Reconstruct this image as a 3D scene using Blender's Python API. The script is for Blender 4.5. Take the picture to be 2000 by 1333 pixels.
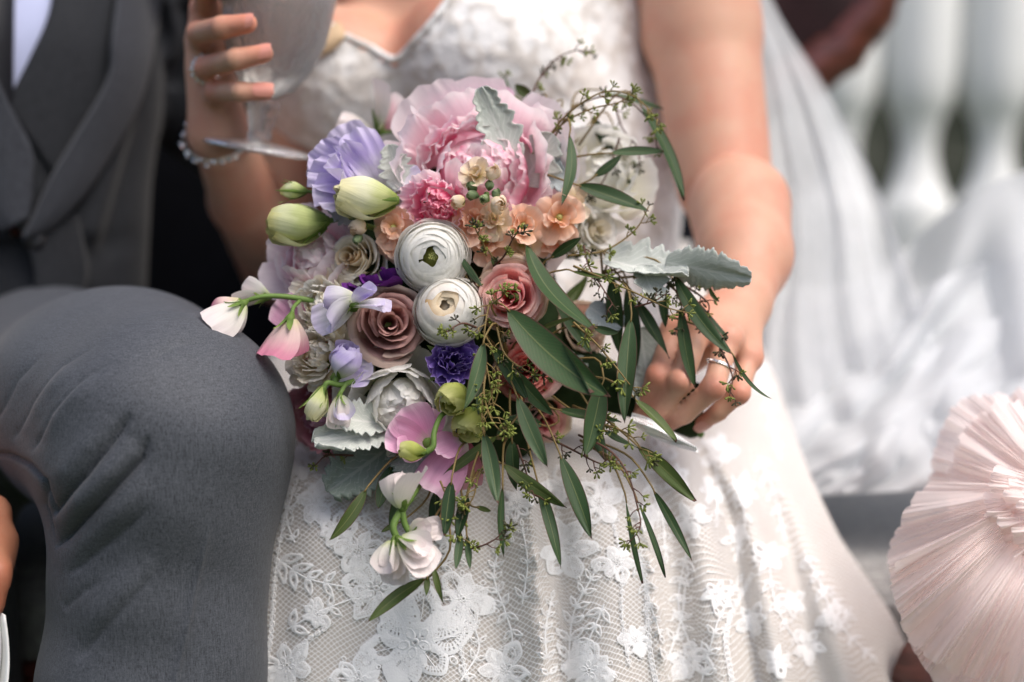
import bpy, math, random
import numpy as np
from mathutils import Vector, Matrix

sc = bpy.context.scene
for o in list(bpy.data.objects):
    bpy.data.objects.remove(o)
col = sc.collection

# ------------------------------------------------------------------ camera
PITCH = math.radians(6.0)
FPX = 2000 * 50 / 36.0                       # focal length in photo pixels
Rv = np.array([1.0, 0, 0])
Uv = np.array([0, math.sin(PITCH), math.cos(PITCH)])
Fv = np.array([0, math.cos(PITCH), -math.sin(PITCH)])
CAM = np.array([0, 0, 0.64]) - Fv * 1.08
cam_data = bpy.data.cameras.new('camera')
cam_data.lens = 50
cam_data.sensor_width = 36
cam_data.clip_start = 0.02
cam_data.clip_end = 500
cam_data.dof.use_dof = True
cam_data.dof.focus_distance = 1.005
cam_data.dof.aperture_fstop = 1.9
camera = bpy.data.objects.new('camera', cam_data)
camera.location = CAM
camera.rotation_euler = (math.pi / 2 - PITCH, 0, 0)
col.objects.link(camera)
sc.camera = camera

# ------------------------------------------------------------------ world, sun, exposure
SUN_DIR = Vector((0.38, -0.34, 0.86)).normalized()      # towards the sun
world = bpy.data.worlds.new('World')
sc.world = world
world.use_nodes = True
wn = world.node_tree.nodes
bg = wn['Background']
sky = wn.new('ShaderNodeTexSky')
sky.sky_type = 'NISHITA'
sky.sun_disc = False
sky.sun_elevation = math.asin(SUN_DIR.z)
sky.sun_rotation = math.atan2(SUN_DIR.x, SUN_DIR.y)
sky.air_density = 0.8
sky.dust_density = 5.0
sky.ozone_density = 1.0
world.node_tree.links.new(sky.outputs[0], bg.inputs[0])
bg.inputs[1].default_value = 0.12
sun_data = bpy.data.lights.new('sun', 'SUN')
sun_data.energy = 1.5
sun_data.angle = math.radians(45)
sun_data.color = (1.0, 0.965, 0.92)
sun = bpy.data.objects.new('sun', sun_data)
sun.rotation_euler = SUN_DIR.to_track_quat('Z', 'Y').to_euler()
col.objects.link(sun)
sc.view_settings.view_transform = 'Standard'
sc.view_settings.look = 'None'
sc.view_settings.exposure = 0.66
sc.view_settings.gamma = 1.0
sc.view_settings.use_curve_mapping = False
sc.render.engine = 'CYCLES'
sc.cycles.use_denoising = True
sc.cycles.max_bounces = 12
sc.cycles.diffuse_bounces = 7
sc.cycles.transmission_bounces = 10
sc.cycles.transparent_max_bounces = 24
sc.cycles.caustics_reflective = False
sc.cycles.caustics_refractive = False

# ------------------------------------------------------------------ helpers: positions
def P(px, py, d):
    """photo pixel (2000 x 1333) at distance d along the view axis -> world"""
    px = np.asarray(px, float); py = np.asarray(py, float); d = np.asarray(d, float)
    a = (px - 1000.0) / FPX * d
    b = (666.5 - py) / FPX * d
    return (CAM + d[..., None] * Fv + a[..., None] * Rv + b[..., None] * Uv)

def unP(w):
    q = np.asarray(w, float) - CAM
    d = q @ Fv
    return q @ Rv / d * FPX + 1000, 666.5 - q @ Uv / d * FPX, d

def axis(ax, ay, az):
    v = Rv * ax + Uv * ay - Fv * az
    return v / np.linalg.norm(v)

def unit(v):
    v = np.asarray(v, float)
    return v / (np.linalg.norm(v) + 1e-12)

def frame(dirv, nrm):
    """columns x (across), y (along), z (normal)"""
    y = unit(dirv)
    z = np.asarray(nrm, float); z = unit(z - y * np.dot(z, y))
    x = np.cross(y, z)
    return np.stack([x, y, z], 1)

def zframe(z, roll=0.0):
    z = unit(z)
    h = np.array([0, 0, 1.0]) if abs(z[2]) < 0.9 else np.array([1.0, 0, 0])
    x = unit(np.cross(h, z)); y = np.cross(z, x)
    c, s = math.cos(roll), math.sin(roll)
    return np.stack([c * x + s * y, -s * x + c * y, z], 1)

def catmull(pts, n):
    p = np.asarray(pts, float)
    if len(p) == 2:
        t = np.linspace(0, 1, n)[:, None]
        return p[0] * (1 - t) + p[1] * t
    q = np.vstack([2 * p[0] - p[1], p, 2 * p[-1] - p[-2]])
    m = len(p) - 1
    t = np.linspace(0, m, n); i = np.minimum(t.astype(int), m - 1); f = (t - i)[:, None]
    a, b, c, d = q[i], q[i + 1], q[i + 2], q[i + 3]
    return 0.5 * (2 * b + (c - a) * f + (2 * a - 5 * b + 4 * c - d) * f ** 2 + (3 * b - a - 3 * c + d) * f ** 3)

# ------------------------------------------------------------------ helpers: meshes
def raw_mesh(name, V, faces, uv=None, mat=None, smooth=True):
    me = bpy.data.meshes.new(name)
    V = np.asarray(V, np.float32)
    if isinstance(faces, np.ndarray):
        nf, k = faces.shape
        me.vertices.add(len(V)); me.vertices.foreach_set('co', V.ravel())
        me.loops.add(nf * k); me.loops.foreach_set('vertex_index', faces.astype(np.int32).ravel())
        me.polygons.add(nf)
        me.polygons.foreach_set('loop_start', np.arange(0, nf * k, k, dtype=np.int32))
        me.update(calc_edges=True)
        li = faces.ravel()
    else:
        me.from_pydata(V.tolist(), [], faces)
        li = np.array([i for f in faces for i in f])
    if uv is not None:
        l = me.uv_layers.new(name='UVMap')
        l.data.foreach_set('uv', np.asarray(uv, np.float32)[li].ravel())
    if smooth:
        me.polygons.foreach_set('use_smooth', np.ones(len(me.polygons), bool))
    if mat is not None:
        me.materials.append(mat)
    me.validate()
    return me

def link(name, me, parent=None, loc=None, rot=None, scale=None):
    o = bpy.data.objects.new(name, me)
    col.objects.link(o)
    M = np.eye(4)
    if rot is not None:
        M[:3, :3] = rot
    if scale is not None:
        M[:3, :3] = M[:3, :3] * scale
    if loc is not None:
        M[:3, 3] = loc
    o.matrix_basis = Matrix(M.tolist())
    if parent is not None:
        o.parent = parent
    return o

def grid_faces(nt, nu, closed=False):
    i = np.arange(nt - 1)[:, None]
    j = np.arange(nu if closed else nu - 1)[None, :]
    j2 = (j + 1) % nu
    return np.stack([i * nu + j, i * nu + j2, (i + 1) * nu + j2, (i + 1) * nu + j], -1).reshape(-1, 4)

def grid_obj(name, pts, uv, mat, parent=None, closed=False, **k):
    nt, nu = pts.shape[:2]
    return link(name, raw_mesh(name, pts.reshape(-1, 3), grid_faces(nt, nu, closed), uv.reshape(-1, 2), mat), parent, **k)

class MB:
    """collects tubes, lathes and grids into ONE mesh"""
    def __init__(s):
        s.V = []; s.F = []; s.UV = []; s.n = 0
    def add(s, V, F, UV=None):
        V = np.asarray(V, float).reshape(-1, 3)
        s.V.append(V); s.F += [tuple(int(i) + s.n for i in f) for f in F]
        s.UV.append(np.zeros((len(V), 2)) if UV is None else np.asarray(UV, float).reshape(-1, 2))
        s.n += len(V)
    def grid(s, pts, uv=None, closed=False):
        nt, nu = pts.shape[:2]
        s.add(pts, grid_faces(nt, nu, closed), uv)
    def tube(s, pts, rad, n=6, cap=True):
        pts = np.asarray(pts, float); m = len(pts)
        rad = np.broadcast_to(np.asarray(rad, float), (m,))
        T = np.gradient(pts, axis=0); T /= np.linalg.norm(T, axis=1)[:, None] + 1e-12
        ref = np.array([0.31, 0.17, 0.93])
        if abs(T[0] @ ref) > 0.9: ref = np.array([1.0, 0.1, 0])
        ring = []
        x = unit(ref - T[0] * (ref @ T[0]))
        for k in range(m):
            x = unit(x - T[k] * (x @ T[k])); y = np.cross(T[k], x)
            a = np.arange(n) * 2 * math.pi / n
            ring.append(pts[k] + rad[k] * (np.cos(a)[:, None] * x + np.sin(a)[:, None] * y))
        R = np.array(ring)
        uv = np.stack(np.meshgrid(np.linspace(0, 1, n), np.linspace(0, 1, m)), -1)
        base = s.n
        s.grid(R, uv, True)
        if cap:
            s.F.append(tuple(base + i for i in range(n))[::-1])
            s.F.append(tuple(base + (m - 1) * n + i for i in range(n)))
    def lathe(s, rz, n=16, M=None, o=(0, 0, 0), mod=None):
        rz = np.asarray(rz, float); a = np.arange(n) * 2 * math.pi / n
        r = rz[:, 0][:, None] * (np.ones(n) if mod is None else mod(a, rz[:, 1][:, None]))
        p = np.stack([r * np.cos(a), r * np.sin(a), np.broadcast_to(rz[:, 1][:, None], r.shape)], -1)
        if M is not None: p = p @ np.asarray(M).T
        p = p + np.asarray(o)
        uv = np.stack(np.meshgrid(np.linspace(0, 1, n), np.linspace(0, 1, len(rz))), -1)
        s.grid(p, uv, True)
    def box(s, c, h, M=None):
        c = np.asarray(c, float); h = np.asarray(h, float)
        v = np.array([[x, y, z] for x in (-1, 1) for y in (-1, 1) for z in (-1, 1)], float) * h
        if M is not None: v = v @ np.asarray(M).T
        s.add(v + c, [(0, 1, 3, 2), (4, 6, 7, 5), (0, 4, 5, 1), (2, 3, 7, 6), (0, 2, 6, 4), (1, 5, 7, 3)])
    def mesh(s, name, mat, smooth=True):
        return raw_mesh(name, np.vstack(s.V), s.F, np.vstack(s.UV), mat, smooth)
    def build(s, name, mat, parent=None, smooth=True, **k):
        return link(name, s.mesh(name, mat, smooth), parent, **k)

def thing(name, label, cat, loc=(0, 0, 0), group=None):
    o = bpy.data.objects.new(name, None); col.objects.link(o)
    o.empty_display_size = 0.05
    o.location = loc; o['label'] = label; o['category'] = cat
    if group: o['group'] = group
    return o

def tag(o, label=None, cat=None, group=None, kind=None):
    for k, v in (('label', label), ('category', cat), ('group', group), ('kind', kind)):
        if v: o[k] = v
    return o

# ------------------------------------------------------------------ helpers: signed distance bodies
class Body:
    def __init__(s):
        s.p = []
    def cap(s, a, b, ra, rb=None, k=0.01, ky=1.0):
        s.p.append(('c', np.asarray(a, float), np.asarray(b, float), ra, ra if rb is None else rb, k, ky)); return s
    def ell(s, c, r, k=0.02, M=None):
        s.p.append(('e', np.asarray(c, float), np.asarray(r, float), M, None, k, 1)); return s
    def chain(s, pts, rads, k=0.006):
        for i in range(len(pts) - 1):
            s.cap(pts[i], pts[i + 1], rads[i], rads[i + 1], k)
        return s
    @staticmethod
    def dist(q, X):
        if q[0] == 'c':
            _, a, b, ra, rb, k, ky = q
            sy = np.array([1, 1 / ky, 1])
            A = a * sy; B = b * sy; Y = X * sy
            ab = B - A; t = np.clip(((Y - A) @ ab) / (ab @ ab + 1e-12), 0, 1)
            return np.linalg.norm(Y - A - t[..., None] * ab, axis=-1) - (ra + (rb - ra) * t)
        _, c, r, M = q[:4]
        Y = X - c
        if M is not None: Y = Y @ M
        k0 = np.linalg.norm(Y / r, axis=-1); k1 = np.linalg.norm(Y / r ** 2, axis=-1)
        return k0 * (k0 - 1) / (k1 + 1e-9)
    @staticmethod
    def smin(a, b, k):
        h = np.maximum(k - np.abs(a - b), 0) / k
        return np.minimum(a, b) - h * h * k * 0.25
    def ev(s, X):
        f = np.full(X.shape[:-1], 1.0)
        for q in s.p:
            f = s.smin(f, s.dist(q, X), max(q[5], 1e-4))
        return f
    def mesh(s, lo, hi, h, off=0.0):
        lo = np.asarray(lo, float); hi = np.asarray(hi, float)
        n = np.ceil((hi - lo) / h).astype(int)
        f = np.full(n, 0.2, np.float32)
        ax = [lo[i] + h * np.arange(n[i]) for i in range(3)]
        for q in s.p:
            if q[0] == 'c':
                r = max(q[3], q[4]) * max(1, q[6]); mn = np.minimum(q[1], q[2]) - r; mx = np.maximum(q[1], q[2]) + r
            else:
                r = max(q[2]); mn = q[1] - r; mx = q[1] + r
            g = abs(off) + q[5] + 4 * h
            i0 = np.clip(((mn - g - lo) / h).astype(int), 0, n); i1 = np.clip(((mx + g - lo) / h).astype(int) + 2, 0, n)
            if np.any(i1 <= i0): continue
            sl = tuple(slice(a, b) for a, b in zip(i0, i1))
            X = np.stack(np.meshgrid(*[ax[i][sl[i]] for i in range(3)], indexing='ij'), -1)
            f[sl] = s.smin(f[sl], s.dist(q, X).astype(np.float32), max(q[5], 1e-4))
        f -= off
        f[0], f[-1], f[:, 0], f[:, -1], f[:, :, 0], f[:, :, -1] = (0.1,) * 6
        return surfnet(f, lo, h)
    def hit(s, px, py, off=0.0, d0=0.6, d1=2.0):
        """depth at which the pixel ray meets the surface"""
        px = np.asarray(px, float); py = np.asarray(py, float)
        d = np.full(px.shape, d0)
        for _ in range(60):
            f = s.ev(P(px, py, d)) - off
            d = np.minimum(d + np.maximum(f, -0.02) * 0.8, d1)
        return d

def surfnet(f, lo, h):
    s = f < 0
    nx, ny, nz = f.shape
    c = np.zeros((nx - 1, ny - 1, nz - 1), np.uint8)
    cs = [(a, b, d) for a in (0, 1) for b in (0, 1) for d in (0, 1)]
    for a, b, d in cs:
        c += s[a:nx - 1 + a, b:ny - 1 + b, d:nz - 1 + d]
    act = (c > 0) & (c < 8)
    I = np.stack(np.nonzero(act), -1)
    ids = np.full(act.shape, -1, np.int32)
    ids[act] = np.arange(len(I))
    val = {o: f[I[:, 0] + o[0], I[:, 1] + o[1], I[:, 2] + o[2]] for o in cs}
    acc = np.zeros((len(I), 3)); cnt = np.zeros(len(I))
    for o in cs:
        for ax_ in range(3):
            if o[ax_]: continue
            o2 = list(o); o2[ax_] = 1; o2 = tuple(o2)
            va, vb = val[o], val[o2]
            m = (va < 0) != (vb < 0)
            t = np.where(m, va / np.where(m, va - vb, 1), 0)
            p = np.array(o, float) + t[:, None] * (np.array(o2) - np.array(o))
            acc += np.where(m[:, None], p, 0); cnt += m
    V = lo + h * (I + acc / cnt[:, None])
    Fs = []
    for ax_ in range(3):
        o1, o2 = [(1, 2), (2, 0), (0, 1)][ax_]
        sl0 = [slice(1, -1)] * 3; sl1 = [slice(1, -1)] * 3
        sl0[ax_] = slice(0, -1); sl1[ax_] = slice(1, None)
        a, b = s[tuple(sl0)], s[tuple(sl1)]
        idx = np.stack(np.nonzero(a != b), -1)
        inside_first = a[tuple(idx.T)]
        idx = idx + np.array([0 if k == ax_ else 1 for k in range(3)])
        e1 = np.zeros(3, int); e1[o1] = 1
        e2 = np.zeros(3, int); e2[o2] = 1
        q = [ids[tuple((idx - e1 - e2).T)], ids[tuple((idx - e2).T)], ids[tuple(idx.T)], ids[tuple((idx - e1).T)]]
        Q = np.stack(q, -1)
        Q[~inside_first] = Q[~inside_first][:, ::-1]
        Fs.append(Q)
    F = np.vstack(Fs)
    return V, F

def relax(V, F, it=2, w=0.5):
    """light Laplacian smoothing"""
    for _ in range(it):
        acc = np.zeros_like(V); cnt = np.zeros(len(V))
        for k in range(4):
            a, b = F[:, k], F[:, (k + 1) % 4]
            for c_ in range(3):
                acc[:, c_] += np.bincount(a, V[b, c_], len(V)) + np.bincount(b, V[a, c_], len(V))
            cnt += np.bincount(a, minlength=len(V)) + np.bincount(b, minlength=len(V))
        V = V * (1 - w) + w * acc / np.maximum(cnt, 1)[:, None]
    return V

def normals(V, F):
    n = np.cross(V[F[:, 2]] - V[F[:, 0]], V[F[:, 3]] - V[F[:, 1]])
    N = np.zeros_like(V)
    for k in range(4):
        for c_ in range(3):
            N[:, c_] += np.bincount(F[:, k], n[:, c_], len(V))
    return N / (np.linalg.norm(N, axis=1)[:, None] + 1e-15)

def subdivide(V, F):
    E = np.sort(np.concatenate([F[:, [k, (k + 1) % 4]] for k in range(4)]), 1)
    U, inv = np.unique(E, axis=0, return_inverse=True)
    n = len(F); inv = inv.ravel().reshape(4, n).T + len(V)
    c = len(V) + len(U) + np.arange(n)
    V2 = np.vstack([V, V[U].mean(1), V[F].mean(1)])
    return V2, np.vstack([np.stack([F[:, k], inv[:, k], c, inv[:, k - 1]], 1) for k in range(4)])

def keep_faces(V, F, mask):
    """keep faces whose vertices all pass the mask"""
    F = F[mask[F].all(1)]
    used = np.zeros(len(V), bool); used[F] = True
    re = np.cumsum(used) - 1
    return V[used], re[F]

def segdist(x, y, poly):
    """distance in pixels to a polyline"""
    best = np.full(x.shape, 1e9); tt = np.zeros(x.shape)
    n = len(poly) - 1
    for i in range(n):
        (ax_, ay), (bx, by) = poly[i], poly[i + 1]
        dx, dy = bx - ax_, by - ay
        t = np.clip(((x - ax_) * dx + (y - ay) * dy) / (dx * dx + dy * dy + 1e-9), 0, 1)
        d = np.hypot(x - ax_ - t * dx, y - ay - t * dy)
        sd = np.sign((x - ax_) * dy - (y - ay) * dx)
        m = d < np.abs(best)
        best = np.where(m, d * np.where(sd == 0, 1, sd), best); tt = np.where(m, (i + t) / n, tt)
    return best, tt

# ------------------------------------------------------------------ materials
class NT:
    def __init__(s, name):
        s.m = bpy.data.materials.new(name); s.m.use_nodes = True
        s.t = s.m.node_tree; s.n = s.t.nodes; s.l = s.t.links
        s.b = s.n['Principled BSDF']; s.out = s.n['Material Output']
    def new(s, typ, **k):
        n = s.n.new('ShaderNode' + typ)
        for a, v in k.items():
            if a.startswith('i_'):
                key = a[2:]; key = int(key) if key.isdigit() else key.replace('_', ' ')
                if hasattr(v, 'is_output') or isinstance(v, bpy.types.NodeSocket): s.l.new(v, n.inputs[key])
                else: n.inputs[key].default_value = v
            else: setattr(n, a, v)
        return n
    def math(s, op, a, b=None, c=None, clamp=False):
        n = s.n.new('ShaderNodeMath'); n.operation = op; n.use_clamp = clamp
        for i, v in enumerate((a, b, c)):
            if v is None: continue
            if isinstance(v, bpy.types.NodeSocket): s.l.new(v, n.inputs[i])
            else: n.inputs[i].default_value = v
        return n.outputs[0]
    def ramp(s, fac, stops, interp='EASE'):
        n = s.n.new('ShaderNodeValToRGB'); n.color_ramp.interpolation = interp
        e = n.color_ramp.elements
        while len(e) < len(stops): e.new(0.5)
        for k, (p, c) in enumerate(stops):
            e[k].position = p; e[k].color = tuple(c) + (1,) if len(c) == 3 else c
        s.l.new(fac, n.inputs[0]); return n.outputs[0]
    def mix(s, fac, a, b, typ='MIX'):
        n = s.n.new('ShaderNodeMix'); n.data_type = 'RGBA'; n.blend_type = typ
        for k, v in ((0, fac), (6, a), (7, b)):
            if isinstance(v, bpy.types.NodeSocket): s.l.new(v, n.inputs[k])
            else: n.inputs[k].default_value = v if k == 0 or len(v) == 4 else tuple(v) + (1,)
        return n.outputs[2]
    def noise(s, scale, vec=None, detail=3, rough=0.5):
        n = s.new('TexNoise'); n.inputs['Scale'].default_value = scale; n.inputs['Detail'].default_value = detail
        n.inputs['Roughness'].default_value = rough
        if vec is not None: s.l.new(vec, n.inputs['Vector'])
        return n.outputs[0]
    def scaled(s, vec, sc_):
        n = s.n.new('ShaderNodeMapping'); n.inputs['Scale'].default_value = sc_
        s.l.new(vec, n.inputs[0]); return n.outputs[0]
    def bump(s, h, strength=0.3, dist=0.001):
        n = s.n.new('ShaderNodeBump'); n.inputs['Strength'].default_value = strength
        n.inputs['Distance'].default_value = dist
        s.l.new(h, n.inputs['Height']); return n.outputs[0]
    def set(s, **k):
        for a, v in k.items():
            key = {'base': 'Base Color', 'rough': 'Roughness', 'spec': 'Specular IOR Level', 'normal': 'Normal', 'alpha': 'Alpha',
                   'sss': 'Subsurface Weight', 'sssr': 'Subsurface Radius', 'ssss': 'Subsurface Scale', 'metal': 'Metallic',
                   'trans': 'Transmission Weight', 'ior': 'IOR', 'sheen': 'Sheen Weight', 'sheenr': 'Sheen Roughness', 'coat': 'Coat Weight'}[a]
            if isinstance(v, bpy.types.NodeSocket): s.l.new(v, s.b.inputs[key])
            else: s.b.inputs[key].default_value = tuple(v) + (1,) if key == 'Base Color' and len(v) == 3 else v
        return s
    def translucent(s, color, fac):
        t = s.n.new('ShaderNodeBsdfTranslucent'); mx = s.n.new('ShaderNodeMixShader')
        if isinstance(color, bpy.types.NodeSocket): s.l.new(color, t.inputs[0])
        else: t.inputs[0].default_value = tuple(color) + (1,)
        mx.inputs[0].default_value = fac
        s.l.new(s.b.outputs[0], mx.inputs[1]); s.l.new(t.outputs[0], mx.inputs[2])
        s.l.new(mx.outputs[0], s.out.inputs[0]); return s

def srgb(r, g, b):
    f = lambda c: (c / 255 / 12.92) if c / 255 <= 0.04045 else ((c / 255 + 0.055) / 1.055) ** 2.4
    return (f(r), f(g), f(b))

MATS = {}
def petal_mat(name, stops, trans=0.35, vein=0.20, rough=0.6, bump=0.45, jitter=0.12):
    if name in MATS: return MATS[name]
    m = NT(name)
    uv = m.new('UVMap').outputs[0]
    xyz = m.new('SeparateXYZ'); m.l.new(uv, xyz.inputs[0])
    obj = m.new('ObjectInfo')
    n1 = m.noise(1.0, m.scaled(uv, (26, 2.0, 1)), 3, 0.6)
    n2 = m.noise(5.0, uv, 2)
    v = m.math('ADD', xyz.outputs[1], m.math('MULTIPLY', m.math('SUBTRACT', n2, 0.5), 0.22))
    c = m.ramp(v, stops)
    k = m.math('ADD', 1 - vein / 2 - jitter / 2, m.math('ADD', m.math('MULTIPLY', n1, vein), m.math('MULTIPLY', obj.outputs['Random'], jitter)))
    cc = m.mix(1.0, c, (1, 1, 1), 'MULTIPLY')
    mul = m.new('VectorMath', operation='SCALE'); m.l.new(cc, mul.inputs[0]); m.l.new(k, mul.inputs['Scale'])
    m.set(base=mul.outputs[0], rough=rough, spec=0.25, normal=m.bump(n1, bump, 0.0006))
    m.translucent(mul.outputs[0], trans)
    MATS[name] = m.m
    return m.m

def leaf_mat(name, dark, light, rib, edge, trans=0.18, rough=0.48):
    if name in MATS: return MATS[name]
    m = NT(name)
    uv = m.new('UVMap').outputs[0]
    xyz = m.new('SeparateXYZ'); m.l.new(uv, xyz.inputs[0])
    obj = m.new('ObjectInfo')
    w = m.math('ABSOLUTE', m.math('SUBTRACT', xyz.outputs[0], 0.5))
    n = m.noise(4.0, m.scaled(uv, (2, 5, 1)), 4, 0.6)
    side = m.math('SINE', m.math('MULTIPLY', m.math('SUBTRACT', m.math('MULTIPLY', xyz.outputs[1], 36.0), m.math('MULTIPLY', w, 16.0)), 3.7))
    f = m.math('ADD', m.math('MULTIPLY', obj.outputs['Random'], 0.75), m.math('MULTIPLY', n, 0.5), clamp=True)
    c = m.mix(f, dark, light)
    c = m.mix(m.math('MULTIPLY', m.math('GREATER_THAN', side, 0.8), 0.09), c, rib)
    c = m.mix(m.math('MULTIPLY', m.math('LESS_THAN', w, 0.022), 0.75), c, rib)
    c = m.mix(m.math('MULTIPLY', m.math('GREATER_THAN', w, 0.455), 0.7), c, edge)
    c = m.mix(m.math('MULTIPLY', m.math('GREATER_THAN', xyz.outputs[1], 0.965), 0.8), c, edge)
    spots = m.math('GREATER_THAN', m.noise(9.0, m.scaled(uv, (3, 9, 1)), 3), 0.63)
    c = m.mix(m.math('MULTIPLY', spots, 0.38), c, edge)
    h = m.math('ADD', m.math('MULTIPLY', side, 0.12), m.math('MULTIPLY', m.math('LESS_THAN', w, 0.03), 1.0))
    m.set(base=c, rough=rough, spec=0.25, normal=m.bump(h, 0.2, 0.0004))
    m.translucent(c, trans)
    MATS[name] = m.m
    return m.m

def plain_mat(name, color, rough=0.6, spec=0.3, var=0.15, scale=40, bump=0.1, trans=0.0, **kw):
    if name in MATS: return MATS[name]
    m = NT(name)
    co = m.new('TexCoord').outputs['Object']
    n = m.noise(scale, co, 4)
    c = m.mix(n, tuple(x * (1 - var) for x in color), tuple(min(1, x * (1 + var)) for x in color))
    m.set(base=c, rough=rough, spec=spec, normal=m.bump(n, bump, 0.002), **kw)
    if trans: m.translucent(c, trans)
    MATS[name] = m.m
    return m.m
# ================================================================== materials of the setting and the clothes
random.seed(7); rng = np.random.default_rng(7)

def suit_mat(name, dark, light, sp=0.06):
    m = NT(name)
    co = m.new('TexCoord').outputs['Object']
    a = m.noise(1.0, m.scaled(co, (1500, 1500, 110)), 2, 0.7)
    b = m.noise(1.0, m.scaled(co, (160, 160, 1500)), 2, 0.7)
    g = m.noise(900.0, co, 2)
    f = m.math('ADD', m.math('MULTIPLY', a, 0.5), m.math('ADD', m.math('MULTIPLY', b, 0.25), m.math('MULTIPLY', g, 0.3)))
    c = m.ramp(f, [(0.38, dark), (0.66, light)], 'LINEAR')
    m.set(base=c, rough=0.62, spec=sp, sheen=0.10, sheenr=0.5, normal=m.bump(f, 0.6, 0.0006))
    return m.m
M_SUIT = suit_mat('grey_wool', (0.022, 0.025, 0.031), (0.092, 0.100, 0.117), 0.25)
M_SUIT_SHADE = suit_mat('grey_wool_in_shade', (0.010, 0.011, 0.0135), (0.034, 0.037, 0.043))  # darker copy of the suit wool: shade on the torso put into the colour
M_LAPEL = suit_mat('grey_satin_wool', (0.018, 0.020, 0.025), (0.060, 0.065, 0.078))
M_SHIRT = plain_mat('pale_blue_shirt', (0.42, 0.46, 0.66), 0.7, var=0.06)
M_DARK = plain_mat('black_silk', (0.006, 0.007, 0.010), 0.5, scale=90)
M_BUTTON = plain_mat('dark_button', (0.012, 0.012, 0.014), 0.35, 0.5)

def skin_mat(name, base, red, pale, flush=False):
    m = NT(name)
    co = m.new('TexCoord').outputs['Object']
    n = m.noise(18.0, co, 3); f = m.noise(420.0, co, 3, 0.6)
    c = m.mix(m.ramp(n, [(0.38, (0, 0, 0)), (0.68, (1, 1, 1))]), base, red)
    c = m.mix(m.math('MULTIPLY', f, 0.35), c, pale)
    if flush:
        at = m.new('Attribute'); at.attribute_name = 'flush'; c = m.mix(m.math('MULTIPLY', at.outputs['Fac'], 0.5), c, (0.60, 0.17, 0.11))
    m.set(base=c, rough=0.48, spec=0.35, sss=0.22, sssr=(1.0, 0.35, 0.18), ssss=0.006, normal=m.bump(f, 0.15, 0.0006))
    return m.m
M_SKIN = skin_mat('fair_skin', (0.57, 0.315, 0.215), (0.55, 0.235, 0.155), (0.67, 0.43, 0.32), True)
M_SKIN2 = skin_mat('warm_skin', (0.40, 0.17, 0.10), (0.42, 0.14, 0.08), (0.48, 0.24, 0.15))
M_NAIL = plain_mat('nail', (0.66, 0.28, 0.22), 0.22, 0.5, var=0.05)

def lining_mat():
    m = NT('beige_lining')
    co = m.new('TexCoord').outputs['Object']
    n = m.noise(9.0, co, 3)
    c = m.mix(n, (0.54, 0.495, 0.45), (0.64, 0.595, 0.55))
    m.set(base=c, rough=0.55, spec=0.25)
    return m.m
M_LINING = lining_mat()

def net_mat():
    m = NT('white_lace_net')
    uv = m.new('UVMap').outputs[0]
    mp = m.n.new('ShaderNodeMapping'); mp.inputs['Rotation'].default_value = (0, 0, math.radians(45))
    mp.inputs['Scale'].default_value = (310, 360, 1); m.l.new(uv, mp.inputs[0])
    wob = m.new('TexNoise'); wob.inputs['Scale'].default_value = 60; m.l.new(uv, wob.inputs[0])
    ad = m.new('VectorMath', operation='ADD'); m.l.new(mp.outputs[0], ad.inputs[0])
    sc2 = m.new('VectorMath', operation='SCALE'); m.l.new(wob.outputs['Color'], sc2.inputs[0]); sc2.inputs['Scale'].default_value = 1.3
    m.l.new(sc2.outputs[0], ad.inputs[1])
    vo = m.new('TexVoronoi'); vo.feature = 'DISTANCE_TO_EDGE'; vo.voronoi_dimensions = '2D'
    vo.inputs['Scale'].default_value = 1.0; vo.inputs['Randomness'].default_value = 0.12
    m.l.new(ad.outputs[0], vo.inputs['Vector'])
    th = m.math('LESS_THAN', vo.outputs['Distance'], 0.085)
    m.set(base=(0.82, 0.82, 0.82), rough=0.8, spec=0.1, alpha=th)
    return m.m
M_NET = net_mat()

def lace_mat(name):
    """solid corded rim, threads that let the lining show inside it"""
    m = NT(name)
    uv = m.new('UVMap').outputs[0]; xyz = m.new('SeparateXYZ'); m.l.new(uv, xyz.inputs[0])
    rim = m.math('GREATER_THAN', xyz.outputs[1], 0.80)
    st = m.math('SINE', m.math('MULTIPLY', xyz.outputs[0], 6.2832 * 26))
    st2 = m.math('SINE', m.math('MULTIPLY', xyz.outputs[1], 6.2832 * 5))
    thr = m.math('MAXIMUM', m.math('GREATER_THAN', st, -0.25), m.math('GREATER_THAN', st2, 0.55))
    co = m.new('TexCoord').outputs['Object']
    dense = m.math('GREATER_THAN', m.noise(55.0, co, 2), 0.56)
    al = m.math('MAXIMUM', rim, m.math('MAXIMUM', thr, dense))
    n = m.noise(800.0, co, 2)
    c = m.mix(n, (0.80, 0.80, 0.805), (0.88, 0.88, 0.88))
    m.set(base=c, rough=0.85, spec=0.1, alpha=al, normal=m.bump(n, 0.3, 0.0006))
    return m.m
M_LACE = lace_mat('white_lace_thread')

def bodice_mat():
    m = NT('bodice_lace')
    co = m.new('TexCoord').outputs['Object']
    v = m.new('TexVoronoi'); v.inputs['Scale'].default_value = 62; m.l.new(co, v.inputs['Vector'])
    n = m.noise(120.0, co, 4, 0.6)
    f = m.math('ADD', m.math('MULTIPLY', v.outputs['Distance'], 0.7), m.math('MULTIPLY', n, 0.6))
    c = m.ramp(f, [(0.30, (0.84, 0.84, 0.84)), (0.60, (0.78, 0.775, 0.77)), (0.85, (0.62, 0.59, 0.56))])
    m.set(base=c, rough=0.75, spec=0.15, normal=m.bump(f, 0.6, 0.004))
    return m.m
M_BODICE = bodice_mat()

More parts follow.
